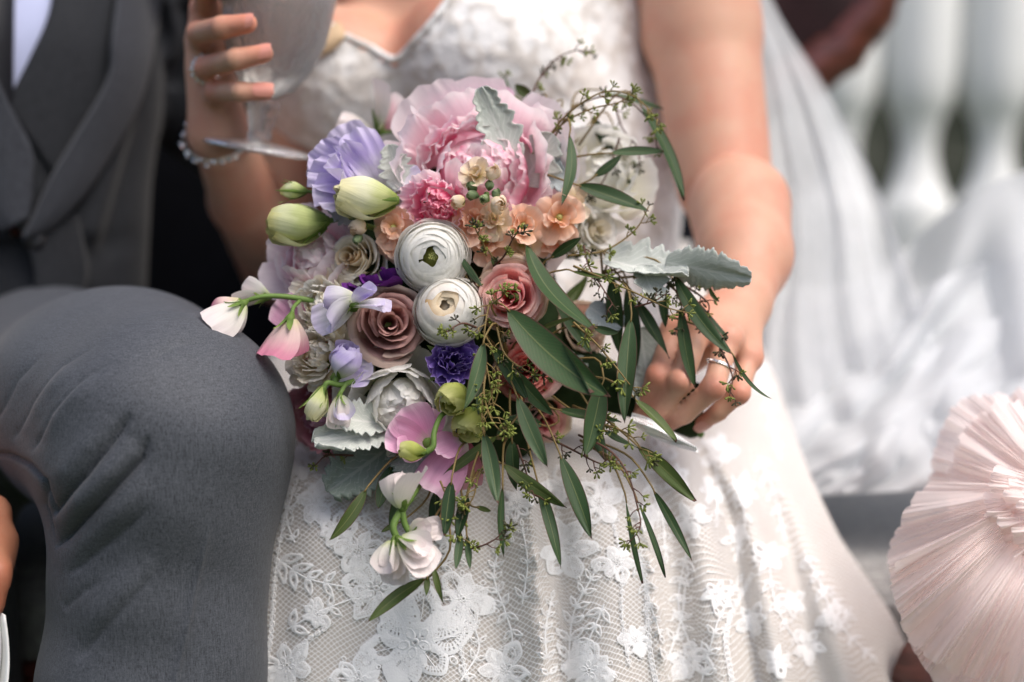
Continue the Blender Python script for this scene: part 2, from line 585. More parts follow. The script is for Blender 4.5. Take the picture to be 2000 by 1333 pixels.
def tulle_mat(name, color, opacity, pattern=0.25, scale=30):
    m = NT(name)
    co = m.new('TexCoord').outputs['Object']
    n = m.noise(scale, co, 3)
    al = m.math('ADD', opacity - pattern / 2, m.math('MULTIPLY', n, pattern), clamp=True)
    d = m.new('BsdfDiffuse'); d.inputs[0].default_value = tuple(color) + (1,)
    t = m.new('BsdfTranslucent'); t.inputs[0].default_value = tuple(color) + (1,)
    tr = m.new('BsdfTransparent')
    mx = m.new('MixShader'); mx.inputs[0].default_value = 0.42; m.l.new(d.outputs[0], mx.inputs[1]); m.l.new(t.outputs[0], mx.inputs[2])
    m2 = m.new('MixShader'); m.l.new(al, m2.inputs[0]); m.l.new(tr.outputs[0], m2.inputs[1]); m.l.new(mx.outputs[0], m2.inputs[2])
    m.l.new(m2.outputs[0], m.out.inputs[0])
    return m.m
M_VEIL = tulle_mat('veil_tulle', (0.84, 0.86, 0.88), 0.52)
M_TULLE = tulle_mat('piled_tulle', (0.78, 0.80, 0.82), 0.82, 0.14)
M_PINK = tulle_mat('blush_tulle', (0.95, 0.86, 0.835), 0.74, 0.10, 60)

def wood_mat():
    m = NT('mahogany')
    co = m.new('TexCoord').outputs['Object']
    n = m.noise(1.0, m.scaled(co, (25, 25, 140)), 5, 0.6)
    c = m.ramp(n, [(0.3, (0.055, 0.014, 0.010)), (0.7, (0.16, 0.045, 0.032))])
    m.set(base=c, rough=0.3, spec=0.5, coat=0.3)
    return m.m
M_WOOD = wood_mat()
M_VELVET = plain_mat('dark_burgundy_brocade', (0.030, 0.010, 0.012), 0.8, 0.2, 0.8, 30, 0.5, sheen=0.3)
def seat_mat():
    m = NT('grey_woven_seat')
    co = m.new('TexCoord').outputs['Object']
    a = m.noise(1.0, m.scaled(co, (700, 60, 60)), 3, 0.7); b = m.noise(1.0, m.scaled(co, (60, 400, 400)), 3, 0.7)
    f = m.math('ADD', m.math('MULTIPLY', a, 0.5), m.math('MULTIPLY', b, 0.5))
    c = m.ramp(f, [(0.35, (0.17, 0.17, 0.166)), (0.65, (0.50, 0.495, 0.485))], 'LINEAR')
    m.set(base=c, rough=0.9, spec=0.1, normal=m.bump(f, 0.5, 0.001))
    return m.m
M_SEAT = seat_mat()
M_NAVY = plain_mat('black_navy_backing', (0.008, 0.009, 0.014), 0.85, 0.15, 0.4, 30, 0.3)
M_FENCE = plain_mat('white_garden_paint', (0.78, 0.79, 0.78), 0.55, 0.3, 0.05, 12)

# ================================================================== the setting
def ground_mat():
    m = NT('lawn')
    co = m.new('TexCoord').outputs['Object']
    n = m.noise(3.0, co, 5); f = m.noise(120.0, co, 3)
    c = m.ramp(m.math('ADD', m.math('MULTIPLY', n, 0.5), m.math('MULTIPLY', f, 0.5)), [(0.3, (0.035, 0.055, 0.02)), (0.7, (0.10, 0.13, 0.05))])
    m.set(base=c, rough=0.9, spec=0.1, normal=m.bump(f, 0.8, 0.02))
    return m.m
g = MB()
gx = np.linspace(-60, 60, 81); gy = np.linspace(-60, 60, 81)
GX, GY = np.meshgrid(gx, gy)
g.grid(np.stack([GX, GY, 0.02 * np.sin(GX * 0.7) * np.cos(GY * 0.5) - 0.02], -1))
tag(g.build('ground', ground_mat()), kind='structure')

# white balustrade behind the settee
YF = CAM[1] + 3.35
def baluster_profile():
    k = [(0.0, 0.080), (0.05, 0.080), (0.07, 0.070), (0.22, 0.072), (0.35, 0.080), (0.48, 0.086), (0.56, 0.083), (0.60, 0.062), (0.68, 0.042),
         (0.75, 0.052), (0.80, 0.074), (0.86, 0.084), (0.95, 0.087), (1.05, 0.087), (1.13, 0.084), (1.20, 0.070), (1.24, 0.055), (1.28, 0.080), (1.32, 0.080)]
    kk = catmull(np.array([(b, a) for a, b in k]), 60)
    return np.array([(r, z) for r, z in kk])
bal = thing('garden_balustrade', 'white garden balustrade of plump turned balusters behind the settee', 'balustrade', (1.0, YF, 0))
bm_ = MB(); bm_.lathe(baluster_profile(), 20)
bme = bm_.mesh('baluster', M_FENCE)
x0 = P(1785, 280, 3.35)[0]
for k in range(-9, 12):
    link('baluster', bme, bal, loc=(x0 + 0.180 * k - 1.0, 0, 0.16))
for nm, z, h in (('bottom_rail', 0.11, 0.05), ('top_rail', 1.53, 0.05)):
    q = MB(); q.box((0, 0, z), (3.2, 0.09, h)); o = q.build(nm, M_FENCE, bal, False)
    bv = o.modifiers.new('bevel', 'BEVEL'); bv.width = 0.012; bv.segments = 2

# hedge behind it
M_HLEAF = leaf_mat('hedge_leaf', (0.012, 0.022, 0.012), (0.035, 0.055, 0.025), (0.05, 0.08, 0.03), (0.02, 0.03, 0.015))
hedge = thing('hedge', 'dark green clipped hedge behind the white balustrade', 'hedge', (1.0, YF + 1.0, 0))
nh = 9000
hp = np.stack([rng.uniform(-3.4, 3.4, nh), rng.normal(0, 0.22, nh), rng.uniform(0.02, 1.30, nh)], -1)
hp[:, 2] += 0.12 * np.sin(hp[:, 0] * 5) * (hp[:, 2] / 1.3)
q = MB(); leafV = []; leafF = []
d1 = rng.normal(size=(nh, 3)); d1 /= np.linalg.norm(d1, axis=1)[:, None]
d2 = np.cross(d1, rng.normal(size=(nh, 3))); d2 /= np.linalg.norm(d2, axis=1)[:, None]
V = np.stack([hp - d1 * 0.045, hp + d2 * 0.02, hp + d1 * 0.045, hp - d2 * 0.02], 1).reshape(-1, 3)
F = np.arange(nh * 4).reshape(-1, 4)
UVh = np.tile(np.array([[0.5, 0], [1, 0.5], [0.5, 1], [0, 0.5]]), (nh, 1))
tag(link('foliage', raw_mesh('foliage', V, F, UVh, M_HLEAF, False), hedge), kind='stuff')
q = MB(); q.box((0, 0.0, 0.55), (3.3, 0.13, 0.55)); q.build('hedge_core', M_HLEAF, hedge)
for k in range(8):
    q = MB(); q.tube([(-3 + k * 0.85, 0, 0), (-2.95 + k * 0.85, 0.02, 0.5), (-3 + k * 0.85, 0, 1.0)], [0.03, 0.022, 0.01]); q.build('trunk', M_WOOD, hedge)

# ================================================================== settee
SEATZ = 0.415
settee = thing('settee', 'mahogany settee with grey woven seat and dark burgundy oval back', 'settee', (0.1, 0.42, 0))
def rounded_slab(name, lo, hi, r, mat, parent, org, sag=0.0):
    nx, ny = 40, 24
    x = np.linspace(lo[0], hi[0], nx); y = np.linspace(lo[1], hi[1], ny)
    X, Y = np.meshgrid(x, y)
    e = np.minimum(np.minimum(X - lo[0], hi[0] - X), np.minimum(Y - lo[1], hi[1] - Y))
    Z = hi[2] - r * (1 - np.sqrt(np.clip(1 - (1 - np.clip(e / r, 0, 1)) ** 2, 0, 1))) - sag * np.exp(-((X - 0.0) / 0.3) ** 2)
    q = MB(); top = np.stack([X, Y, Z], -1); bot = np.stack([X, Y, np.full_like(Z, lo[2])], -1)
    q.grid(top); q.grid(bot[:, ::-1])
    for a, b in ((top[0], bot[0]), (bot[-1], top[-1]), (bot[:, 0], top[:, 0]), (top[:, -1], bot[:, -1])):
        q.grid(np.stack([b, a], 0))
    q.V = [v - np.asarray(org) for v in q.V]
    return q.build(name, mat, parent)
SO = np.array([0.1, 0.42, 0])
rounded_slab('seat_cushion', (-0.80, 0.18, 0.33), (0.95, 0.66, SEATZ), 0.035, M_SEAT, settee, SO)
q = MB(); q.box(np.array([0.075, 0.42, 0.285]) - SO, (0.89, 0.25, 0.042)); o = q.build('seat_rail', M_WOOD, settee, False)
o.modifiers.new('bevel', 'BEVEL').width = 0.01
for sx in (-0.76, 0.91):
    for sy in (0.21, 0.63):
        q = MB(); c = np.array([sx, sy, 0]) - SO
        zz = np.linspace(0.0, 0.25, 9); rr = 0.018 + 0.016 * (zz / 0.25) ** 2 + 0.006 * np.exp(-((zz - 0.01) / 0.02) ** 2)
        q.tube([c + (0.02 * math.sin(z * 9), 0, z) for z in zz], rr, 10); q.build('leg', M_WOOD, settee)
def oval_back(px, py, d, rpx):
    c = P(px, py, d); r = rpx / FPX * d
    a = np.linspace(0, 2 * math.pi, 65)[:-1]
    ring = np.stack([r * np.cos(a), np.zeros_like(a), r * 1.02 * np.sin(a)], -1)
    q = MB(); b = np.linspace(0, 2 * math.pi, 15)[:-1]
    prof = np.stack([0.030 * np.cos(b) + 0.005 * np.cos(3 * b), 0.026 * np.sin(b)], -1)
    pts = ring[:, None, :] * (1 + (prof[None, :, 0:1] + 0.004 * np.cos(24 * a)[:, None, None]) / r) + prof[None, :, 1:2] * np.array([0, 1.0, 0])
    pts = np.concatenate([pts, pts[:1]], 0)
    q.grid(pts + c - SO, None, True); q.build('back_frame', M_WOOD, settee)
    q = MB(); rr = np.linspace(0, 1, 14)
    pad = np.stack([rr[:, None] * r * np.cos(a), np.broadcast_to(-0.05 * (1 - rr[:, None] ** 2.4), (14, 64)) + 0.006 * np.cos(6 * a) * rr[:, None], rr[:, None] * r * 1.02 * np.sin(a)], -1)
    q.grid(pad + c - SO, None, True); q.build('back_upholstery', M_VELVET, settee)
oval_back(1422, -142, 1.80, 318)
oval_back(300, 60, 1.92, 470)
oval_back(870, -40, 1.92, 420)
for px in (80, 500, 1150, 1480):
    q = MB(); a = P(px, 520, 1.86); b = a.copy(); a[2] = 0.30; b[2] = 0.72
    q.tube([a - SO, (a + b) / 2 - SO + (0, 0.01, 0), b - SO], [0.022, 0.018, 0.022], 10); q.build('back_post', M_WOOD, settee)
rounded_slab('gap_dark_slab', (-0.72, 0.62, 0.38), (0.22, 0.72, 1.02), 0.04, M_NAVY, settee, SO)  # dark slab added so the gap between the two people stays black
# carved apron joining the ovals
q = MB(); pts = [P(-150, 480, 1.88), P(200, 500, 1.88), P(600, 480, 1.88), P(1000, 470, 1.88), P(1420, 400, 1.84)]
q.tube(catmull(np.array(pts) - SO, 40), 0.05, 12); q.build('back_apron', M_VELVET, settee)

# ================================================================== the groom
groom = thing('person', 'seated person in grey wool suit, one bent knee beside the bouquet', 'person', P(250, 2400, 1.25) * np.array([1, 1, 0]))
GO = np.array(groom.location)
HIP = P(70, 748, 1.40); KNEE = P(330, 852, 1.035); ANK = P(285, 2350, 1.08)
HIP2 = P(-330, 780, 1.42); KNEE2 = P(-190, 900, 1.20); ANK2 = P(-60, 2330, 1.32)
legs = Body()
MIDSH = P(300, 1333, 1.05)
legs.cap(HIP, KNEE, 0.102, 0.082, 0.03)
legs.ell(P(235, 768, 1.13), (0.090, 0.10, 0.072), 0.06)
legs.cap(KNEE, MIDSH, 0.081, 0.079, 0.04)
legs.cap(MIDSH, ANK, 0.079, 0.070, 0.02)
legs.cap(HIP2, KNEE2, 0.094, 0.085, 0.03); legs.cap(KNEE2, ANK2, 0.085, 0.075, 0.03)
legs.cap(P(-140, 700, 1.46), P(-20, 700, 1.46), 0.12, 0.12, 0.04)
V, F = legs.mesh((-0.75, -0.25, 0.03), (-0.02, 0.62, 0.80), 0.0036)
V = relax(V, F, 3)
V, F = subdivide(V, F); V = relax(V, F, 2)
N = normals(V, F); px, py, d = unP(V)
front = np.clip(-(N @ Fv) * 1.5 + 0.25, 0, 1)
disp = np.zeros(len(V))
# sharp valleys and the soft ridges between them
VALLEY = [([(98, 1010), (171, 927), (233, 840), (256, 806)], 6, 0.0065), ([(104, 1072), (192, 988), (274, 900), (290, 850)], 6, 0.0080), ([(130, 1125), (230, 1050), (300, 985)], 8, 0.0025),
          ([(62, 885), (100, 810), (160, 748), (235, 700)], 6, 0.0022), ([(22, 862), (62, 785), (118, 716), (190, 672)], 7, 0.0020), ([(-15, 825), (30, 742), (85, 690)], 7, 0.0018), ([(95, 930), (86, 985), (106, 1062)], 6, 0.004),
          ([(150, 1290), (240, 1190), (320, 1100)], 9, 0.0022), ([(120, 1190), (200, 1130)], 8, 0.0018), ([(300, 700), (350, 672), (420, 665)], 10, 0.0010)]
RIDGE = [([(110, 1040), (190, 950), (262, 862)], 26, 0.0060), ([(110, 1110), (200, 1030), (290, 940)], 24, 0.0040), ([(80, 860), (125, 795), (190, 735)], 18, 0.0028), ([(40, 850), (85, 770), (140, 715)], 18, 0.0025), ([(150, 1250), (300, 1090)], 30, 0.0025),
         ([(100, 960), (150, 900), (220, 815)], 24, 0.0030)]
for poly, w, h in VALLEY:
    dd, t = segdist(px, py, poly); disp -= h * np.exp(-np.abs(dd) / w) * np.clip(np.minimum(t * 12, (1 - t) * 3), 0, 1) ** 0.8
for poly, w, h in RIDGE:
    dd, t = segdist(px, py, poly); disp += h * np.exp(-(dd / w) ** 2) * np.clip(np.minimum(t, 1 - t) * 3, 0, 1) ** 0.8
dd, t = segdist(px, py, [(410, 1020), (385, 1130), (342, 1333), (300, 1700), (280, 2300)])
disp += 0.0035 * np.exp(-np.abs(dd) / 7) * np.clip(t * 6, 0, 1)
dd, t = segdist(px, py, [(-40, 885), (20, 889), (60, 906), (92, 938), (105, 1002)])
disp -= 0.0035 * np.exp(-(dd / 5) ** 2)
disp += 0.0012 * np.sin(px * 0.021 + py * 0.013) + 0.001 * np.sin(py * 0.03 - px * 0.011)
V = V + N * (disp * front)[:, None]
legs_me = raw_mesh('trousers', V - GO, F, None, M_SUIT)
link('trousers', legs_me, groom)

tor = Body()
tor.cap(P(-30, 560, 1.43), P(-40, 150, 1.43), 0.150, 0.165, 0.03, 0.80)
tor.cap(P(-40, 150, 1.43), P(-60, -330, 1.46), 0.165, 0.175, 0.03, 0.72)
V, F = tor.mesh((-0.80, 0.10, 0.45), (-0.05, 0.62, 1.25), 0.006, -0.02)
arms = Body()
arms.cap(P(-60, -330, 1.46), P(-60, -480, 1.47), 0.07, 0.05, 0.03)
body_g = Body(); body_g.cap(P(-30, 520, 1.45), P(-50, -330, 1.47), 0.10, 0.12, 0.03, 0.75)
body_g.chain([P(-450, -280, 1.46), P(-560, 250, 1.42), P(-180, 900, 1.12), P(-60, 1010, 1.07)], [0.055, 0.045, 0.034, 0.026], 0.02)
H = P(-40, 1040, 1.06)
for k, (a, b, c, t) in enumerate([((-55, 1010, 1.055), (-20, 1050, 1.02), (-6, 1120, 1.00), (-12, 1185, 1.0)), ((-90, 1020, 1.05), (-60, 1080, 1.01), (-48, 1160, 0.995), (-50, 1215, 1.0)),
                                  ((-125, 1025, 1.05), (-100, 1090, 1.01), (-90, 1165, 0.995), (-92, 1215, 1.0)), ((-155, 1025, 1.06), (-138, 1080, 1.03), (-130, 1140, 1.01), (-132, 1175, 1.01))]):
    body_g.cap(P(-80, 1010, 1.07), P(*a), 0.022, 0.014, 0.012)
    body_g.chain([P(*a), P(*b), P(*c), P(*t)], [0.0125, 0.0115, 0.0105, 0.009], 0.006)
body_g.chain([P(-60, 1000, 1.08), P(-15, 1000, 1.05), P(4, 1060, 1.03), P(6, 1110, 1.02)], [0.015, 0.0125, 0.011, 0.009], 0.008)
body_g.chain([HIP, KNEE, ANK], [0.06, 0.05, 0.035], 0.02); body_g.chain([HIP2, KNEE2, ANK2], [0.06, 0.05, 0.035], 0.02)
body_g.chain([P(330, -300, 1.46), P(395, 190, 1.54), P(640, 420, 1.62)], [0.04, 0.036, 0.03], 0.02)
V, F = body_g.mesh((-0.86, -0.2, 0.02), (0.02, 0.75, 1.2), 0.0055, -0.0)
V = relax(V, F, 2, 0.4)
# the torso part of the body sits well inside the clothes
pxv, pyv, dv = unP(V)
Nn = normals(V, F)
link('body', raw_mesh('body', V - GO, F, None, M_SKIN2), groom)

# jacket: closed round the torso, open in front over the waistcoat
jk = Body(); jk.p = list(tor.p)
jk.chain([P(335, -330, 1.44), P(392, 190, 1.53), P(650, 430, 1.62)], [0.062, 0.054, 0.048], 0.02)
jk.chain([P(-440, -330, 1.45), P(-570, 250, 1.42), P(-220, 860, 1.16)], [0.062, 0.056, 0.045], 0.02)
V, F = jk.mesh((-0.80, 0.0, 0.40), (0.05, 0.76, 1.20), 0.005, 0.010)
V = relax(V, F, 2)
N = normals(V, F); px, py, d = unP(V)
front = np.clip(-(N @ Fv) * 1.5 + 0.3, 0, 1)
disp = 0.004 * np.sin(px * 0.03 + py * 0.008) * np.clip(front, 0, 1)
for poly, w, h in [([(250, 60), (240, 250), (180, 450)], 22, 0.006), ([(300, 20), (280, 240), (215, 470)], 20, -0.005), ([(330, 0), (345, 60), (330, 110)], 14, 0.012),
                   ([(360, 20), (375, 90), (345, 160)], 12, -0.012), ([(120, 480), (190, 500), (250, 470)], 26, -0.004)]:
    dd, t = segdist(px, py, poly); disp += h * np.exp(-(dd / w) ** 2)
V = V + N * (disp * front)[:, None]
openR = [(-200, 260), (0, 235), (140, 213), (190, 190), (270, 145), (340, 103), (420, 65), (460, 44)]
xo = np.interp(py, [a for a, b in openR], [b for a, b in openR], left=260, right=-999)
xl = np.interp(py, [-200, 0, 160, 290, 380, 455], [-120, -60, 0, 62, 62, 38], right=999)
opening = (px < xo + 10) & (px > xl - 12) & (py < 462) & (N @ Fv < 0.1)
hem = np.interp(px, [-400, 0, 60, 150, 230, 320], [640, 628, 602, 582, 578, 590])
sleeve_ok = (px > 330) | (px < -300)
V2, F2 = keep_faces(V, F, ~opening & ((py < hem) | sleeve_ok))
link('jacket', raw_mesh('jacket', V2 - GO, F2, None, M_SUIT_SHADE), groom).modifiers.new('thickness', 'SOLIDIFY').thickness = 0.003

def strip(name, A, B, body, off, mat, parent, org, n=36, m=12, puff=0.003, edge=0.0, off2=None, thick=0.0025, wav=0.0):
    a = catmull(np.array(A, float), n); b = catmull(np.array(B, float), n)
    u = np.linspace(0, 1, m)[None, :, None]
    q = a[:, None, :] * (1 - u) + b[:, None, :] * u
    uu = np.broadcast_to(u[..., 0], q.shape[:2])
    o = off + ((off2 if off2 is not None else off) - off) * uu + puff * np.sin(math.pi * uu) + edge * (1 - uu) ** 3
    dep = np.empty(q.shape[:2])
    dep = body.hit(q[..., 0], q[..., 1], 0.0)
    v = np.linspace(0, 1, n)[:, None]
    W = P(q[..., 0], q[..., 1], dep - o + wav * np.sin(9 * v + 3 * uu))
    uv = np.stack([uu, np.broadcast_to(v, uu.shape)], -1)
    ob = grid_obj(name, W - org, uv, mat, parent)
    if thick:
        s = ob.modifiers.new('thickness', 'SOLIDIFY'); s.thickness = thick
    return ob
# shirt, tie, waistcoat
strip('shirt', [(-120, -120), (-90, 200), (-60, 420)], [(150, -120), (110, 150), (40, 420)], tor, 0.004, M_SHIRT, groom, GO, wav=0.002)
strip('tie', [(-60, -120), (-50, 100), (-40, 300)], [(28, -120), (24, 60), (22, 300)], tor, 0.014, M_DARK, groom, GO, puff=0.008)
strip('waistcoat', [(112, -120), (97, 20), (60, 110), (12, 205)], [(260, -120), (250, 30), (235, 200), (140, 400)], tor, 0.012, M_SUIT_SHADE, groom, GO, puff=0.004, thick=0.004)
strip('waistcoat', [(12, 203), (20, 300), (0, 420)], [(140, 360), (110, 410), (60, 470)], tor, 0.010, M_SUIT_SHADE, groom, GO, puff=0.004)
strip('waistcoat', [(-160, -60), (-120, 200), (-80, 470)], [(-40, 120), (14, 205), (20, 470)], tor, 0.011, M_SUIT_SHADE, groom, GO, puff=0.004)
# jacket lapels and front edge
strip('lapel', [(236, -150), (228, -20), (216, 70), (212, 140), (188, 195), (140, 275), (100, 342), (62, 425), (42, 462)],
      [(330, -150), (318, -20), (300, 70), (286, 140), (262, 215), (214, 300), (160, 380), (95, 445), (44, 468)], jk, 0.024, M_LAPEL, groom, GO, n=50, puff=0.006, edge=0.010, thick=0.004)
strip('lapel', [(-120, -40), (-20, 130), (24, 215), (63, 292), (64, 345), (62, 385), (56, 425)],
      [(-220, -40), (-120, 150), (-90, 250), (-60, 330), (-50, 380), (-30, 420), (0, 455)], jk, 0.026, M_LAPEL, groom, GO, n=40, puff=0.006, edge=0.008, thick=0.004)
strip('front_edge', [(38, 448), (52, 480), (66, 525), (66, 565), (48, 596), (0, 612)], [(150, 420), (160, 470), (170, 520), (165, 560), (150, 575), (60, 596)], jk, 0.016, M_SUIT_SHADE, groom, GO, puff=0.004, edge=0.006)
for px_, py_ in ((66, 466), (62, 100)):
    dpt = float(jk.hit(np.array([px_]), np.array([py_]))[0]) - (0.022 if py_ > 200 else -0.004)
    q = MB(); q.lathe([(0, 0.004), (0.006, 0.004), (0.0095, 0.003), (0.0105, 0.001), (0.0105, -0.002), (0, -0.002)], 18, zframe(axis(0.1, 0.1, 1)))
    q.build('button', M_BUTTON, groom, loc=P(px_, py_, dpt) - GO)
# shoes, out of the frame, carry the legs
for an in (ANK, ANK2):
    q = Body(); a = np.array([an[0], an[1], 0.045]); q.cap(a + (0, 0.05, 0), a + (0.02, -0.14, -0.01), 0.042, 0.036, 0.02)
    V, F = q.mesh(a - (0.1, 0.25, 0.05), a + (0.1, 0.15, 0.09), 0.006); link('shoe', raw_mesh('shoe', V - GO, F, None, M_DARK), groom)

# something white hanging below that hand
nap = MB(); t = np.linspace(0, 1, 22)[:, None]; u = np.linspace(0, 1, 30)[None, :]
W = P(-84 + 95 * u + 8 * np.sin(6 * t) + 0 * t, 1195 + 330 * t + 10 * np.sin(u * 7), 1.0 + 0.012 * np.sin(u * 16 + t * 2) * (0.3 + t) + 0.01 * t)
nap.grid(W); o = nap.build('handkerchief', plain_mat('white_linen', (0.78, 0.78, 0.77), 0.8)); o.modifiers.new('thickness', 'SOLIDIFY').thickness = 0.0015
tag(o, 'white linen handkerchief hanging from the hand of the person in grey', 'handkerchief')

# ================================================================== the bride
bride = thing('person', 'seated person in white lace dress and veil holding the bouquet and a glass', 'person', P(1000, 2400, 1.3) * np.array([1, 1, 0]))
BO = np.array(bride.location)
body = Body()
body.cap(P(985, 620, 1.42), P(1010, 380, 1.42), 0.160, 0.150, 0.04, 0.75)
body.cap(P(1010, 380, 1.42), P(950, -60, 1.42), 0.150, 0.150, 0.04, 0.72)
body.cap(P(935, -60, 1.42), P(920, -260, 1.44), 0.150, 0.10, 0.05, 0.62)
body.cap(P(690, -270, 1.44), P(1230, -270, 1.42), 0.055, 0.055, 0.05)
body.cap(P(905, -300, 1.45), P(890, -520, 1.45), 0.055, 0.050, 0.03)
body.ell(P(655, 150, 1.335), (0.070, 0.062, 0.066), 0.035)
body.ell(P(945, 110, 1.31), (0.078, 0.068, 0.070), 0.035)
bust = Body(); bust.p = list(body.p)
# the arm on the bouquet side
ELB = P(1437, 392, 1.275); WR = P(1446, 592, 1.145)
body.cap(P(1345, -260, 1.36), P(1372, 60, 1.345), 0.060, 0.055, 0.02)
body.cap(P(1372, 60, 1.345), P(1415, 360, 1.30), 0.053, 0.044, 0.012)
body.cap(P(1444, 405, 1.250), P(1456, 500, 1.195), 0.0455, 0.038, 0.004)
body.cap(P(1455, 500, 1.20), WR, 0.038, 0.0255, 0.012)
HL = {'i': [(1318, 645, 1.095), (1285, 735, 1.062), (1262, 790, 1.078), (1250, 815, 1.095)],
      'm': [(1366, 640, 1.083), (1330, 745, 1.050), (1290, 800, 1.067), (1266, 821, 1.085)],
      'r': [(1422, 662, 1.083), (1393, 758, 1.052), (1337, 809, 1.064), (1304, 828, 1.080)],
      'p': [(1462, 698, 1.095), (1443, 768, 1.068), (1402, 806, 1.074), (1372, 826, 1.086)]}
for k, pts in HL.items():
    w = [P(*p) for p in pts]
    body.cap(WR, w[0], 0.017, 0.0115, 0.012)
    r = {'i': 0.0088, 'm': 0.0090, 'r': 0.0087, 'p': 0.0080}[k]
    body.cap(w[0], w[1], r * 1.08, r * 0.98, 0.004); body.cap(w[1], w[2], r * 0.98, r * 0.86, 0.003); body.cap(w[2], w[3], r * 0.86, r * 0.74, 0.003)
    body.ell(w[0] - Fv * 0.003, (r * 1.15,) * 3, 0.006); body.ell(w[1] - Fv * 0.001, (r * 1.04,) * 3, 0.004)
body.chain([P(1430, 615, 1.15), P(1360, 680, 1.150), P(1310, 740, 1.145), P(1285, 790, 1.13)], [0.017, 0.0145, 0.0115, 0.009], 0.010)
# the arm on the glass side
WR2 = P(428, 262, 1.215)
body.cap(P(690, -270, 1.45), P(560, 480, 1.53), 0.050, 0.042, 0.02)
body.cap(P(545, 520, 1.53), P(480, 390, 1.37), 0.041, 0.034, 0.012)
body.cap(P(480, 390, 1.37), WR2, 0.034, 0.0235, 0.012)
HR = {'i': [(402, 20, 1.20), (402, -22, 1.150), (445, -32, 1.108), (478, -38, 1.100)],
      'm': [(397, 85, 1.205), (388, 66, 1.150), (435, 54, 1.106), (484, 46, 1.101)],
      'r': [(406, 140, 1.205), (402, 133, 1.150), (462, 116, 1.108), (516, 105, 1.107)],
      'p': [(418, 190, 1.205), (420, 180, 1.155), (470, 180, 1.118), (519, 180, 1.118)]}
for k, pts in HR.items():
    w = [P(*p) for p in pts]
    body.cap(WR2, w[0], 0.020, 0.0145, 0.012)
    r = {'i': 0.0096, 'm': 0.0098, 'r': 0.0094, 'p': 0.0086}[k]
    body.cap(w[0], w[1], r * 1.1, r, 0.004); body.cap(w[1], w[2], r, r * 0.93, 0.003); body.cap(w[2], w[3], r * 0.93, r * 0.80, 0.003)
body.chain([P(432, 215, 1.225), P(450, 130, 1.245), P(500, 60, 1.24), P(530, 10, 1.23)], [0.017, 0.0145, 0.0115, 0.009], 0.010)
# legs, under the skirt
for kx, hx in ((770, 860), (1060, 1020)):
    body.cap(P(hx, 680, 1.42), P(kx, 1010, 1.16), 0.075, 0.058, 0.03)
    body.cap(P(kx, 1010, 1.16), P(kx, 2330, 1.20), 0.055, 0.035, 0.02)
V, F = body.mesh((-0.34, -0.16, 0.03), (0.33, 0.56, 1.08), 0.0030)
V = relax(V, F, 1, 0.5)
me_b = raw_mesh('body', V - BO, F, None, M_SKIN)
fl = np.zeros(len(V))
for hand in (HL, HR):
    for pts_ in hand.values():
        for (c_, w_, rad_) in ((pts_[0], 0.8, 0.013), (pts_[1], 0.9, 0.010), (pts_[3], 1.0, 0.014)):
            fl = np.maximum(fl, w_ * np.exp(-(np.linalg.norm(V - P(*c_) + Fv * 0.006, axis=1) / rad_) ** 2))
at_ = me_b.attributes.new('flush', 'FLOAT', 'POINT'); at_.data.foreach_set('value', fl.astype(np.float32))
link('body', me_b, bride)
# nails
def nail(tip, prev, up, r):
    y = unit(P(*tip) - P(*prev)); z = unit(up - y * (up @ y)); x = np.cross(y, z)
    tt, uu = np.meshgrid(np.linspace(0, 1, 7), np.linspace(-1, 1, 7), indexing='ij')
    wdt = r * 0.78 * np.sqrt(np.clip(1 - (np.abs(tt - 0.5) * 1.7) ** 4, 0, 1))
    X = uu * wdt; Y = (tt - 0.55) * r * 2.1; Z = r * 0.86 - 0.55 * X ** 2 / r + 0.0006 - 0.10 * r * (tt - 0.2) ** 2
    pts = P(*tip) + X[..., None] * x + Y[..., None] * y + Z[..., None] * z
    grid_obj('nail', pts - BO, np.stack([uu, tt], -1), M_NAIL, bride)
for pts in HR.values(): nail(pts[3], pts[2], axis(0.0, 0.25, 1), 0.0078)
for k, pts in HL.items(): nail(pts[3], pts[2], axis(0.35, -0.1, 1), 0.0066)

# bodice: follows the body, cut along the neckline
V, F = bust.mesh((-0.26, 0.12, 0.48), (0.26, 0.56, 1.02), 0.0045, 0.006)
V = relax(V, F, 2)
N = normals(V, F); px, py, d = unP(V)
v1 = np.sin(px * 0.075 + 2 * np.sin(py * 0.05)) * np.sin(py * 0.083 + 2.2 * np.sin(px * 0.043))
front = np.clip(-(N @ Fv) * 2, 0, 1)
V = V + N * ((0.0014 * np.clip(v1, -0.2, 1)) * front)[:, None]
neck = np.interp(px, [300, 560, 610, 640, 665, 720, 772, 808, 850, 884, 930, 1050, 1180, 1400], [160, 120, 92, 62, 72, 94, 120, 88, 40, -6, -60, -105, -90, -60])
V2, F2 = keep_faces(V, F, py > neck)
link('bodice', raw_mesh('bodice', V2 - BO, F2, None, M_BODICE), bride).modifiers.new('thickness', 'SOLIDIFY').thickness = 0.003
# folded edge of the neckline
q = MB(); e = catmull(np.array([(585, 120), (625, 66), (650, 52), (672, 70), (720, 92), (771, 117), (808, 84), (850, 36), (884, -10), (930, -62), (1050, -108)], float), 70)
dn = bust.hit(e[:, 0], e[:, 1], 0.007)
q.tube(P(e[:, 0], e[:, 1], dn), 0.0035, 8); q.V = [v - BO for v in q.V]; q.build('neckline_trim', M_BODICE, bride)
strip('neckline_facing', [(628, 72), (645, 48), (662, 42), (676, 66)], [(612, 120), (635, 108), (655, 96), (668, 84)], bust, 0.012, plain_mat('beige_facing', (0.55, 0.40, 0.25), 0.7), bride, BO, n=16, m=8, puff=0.006)

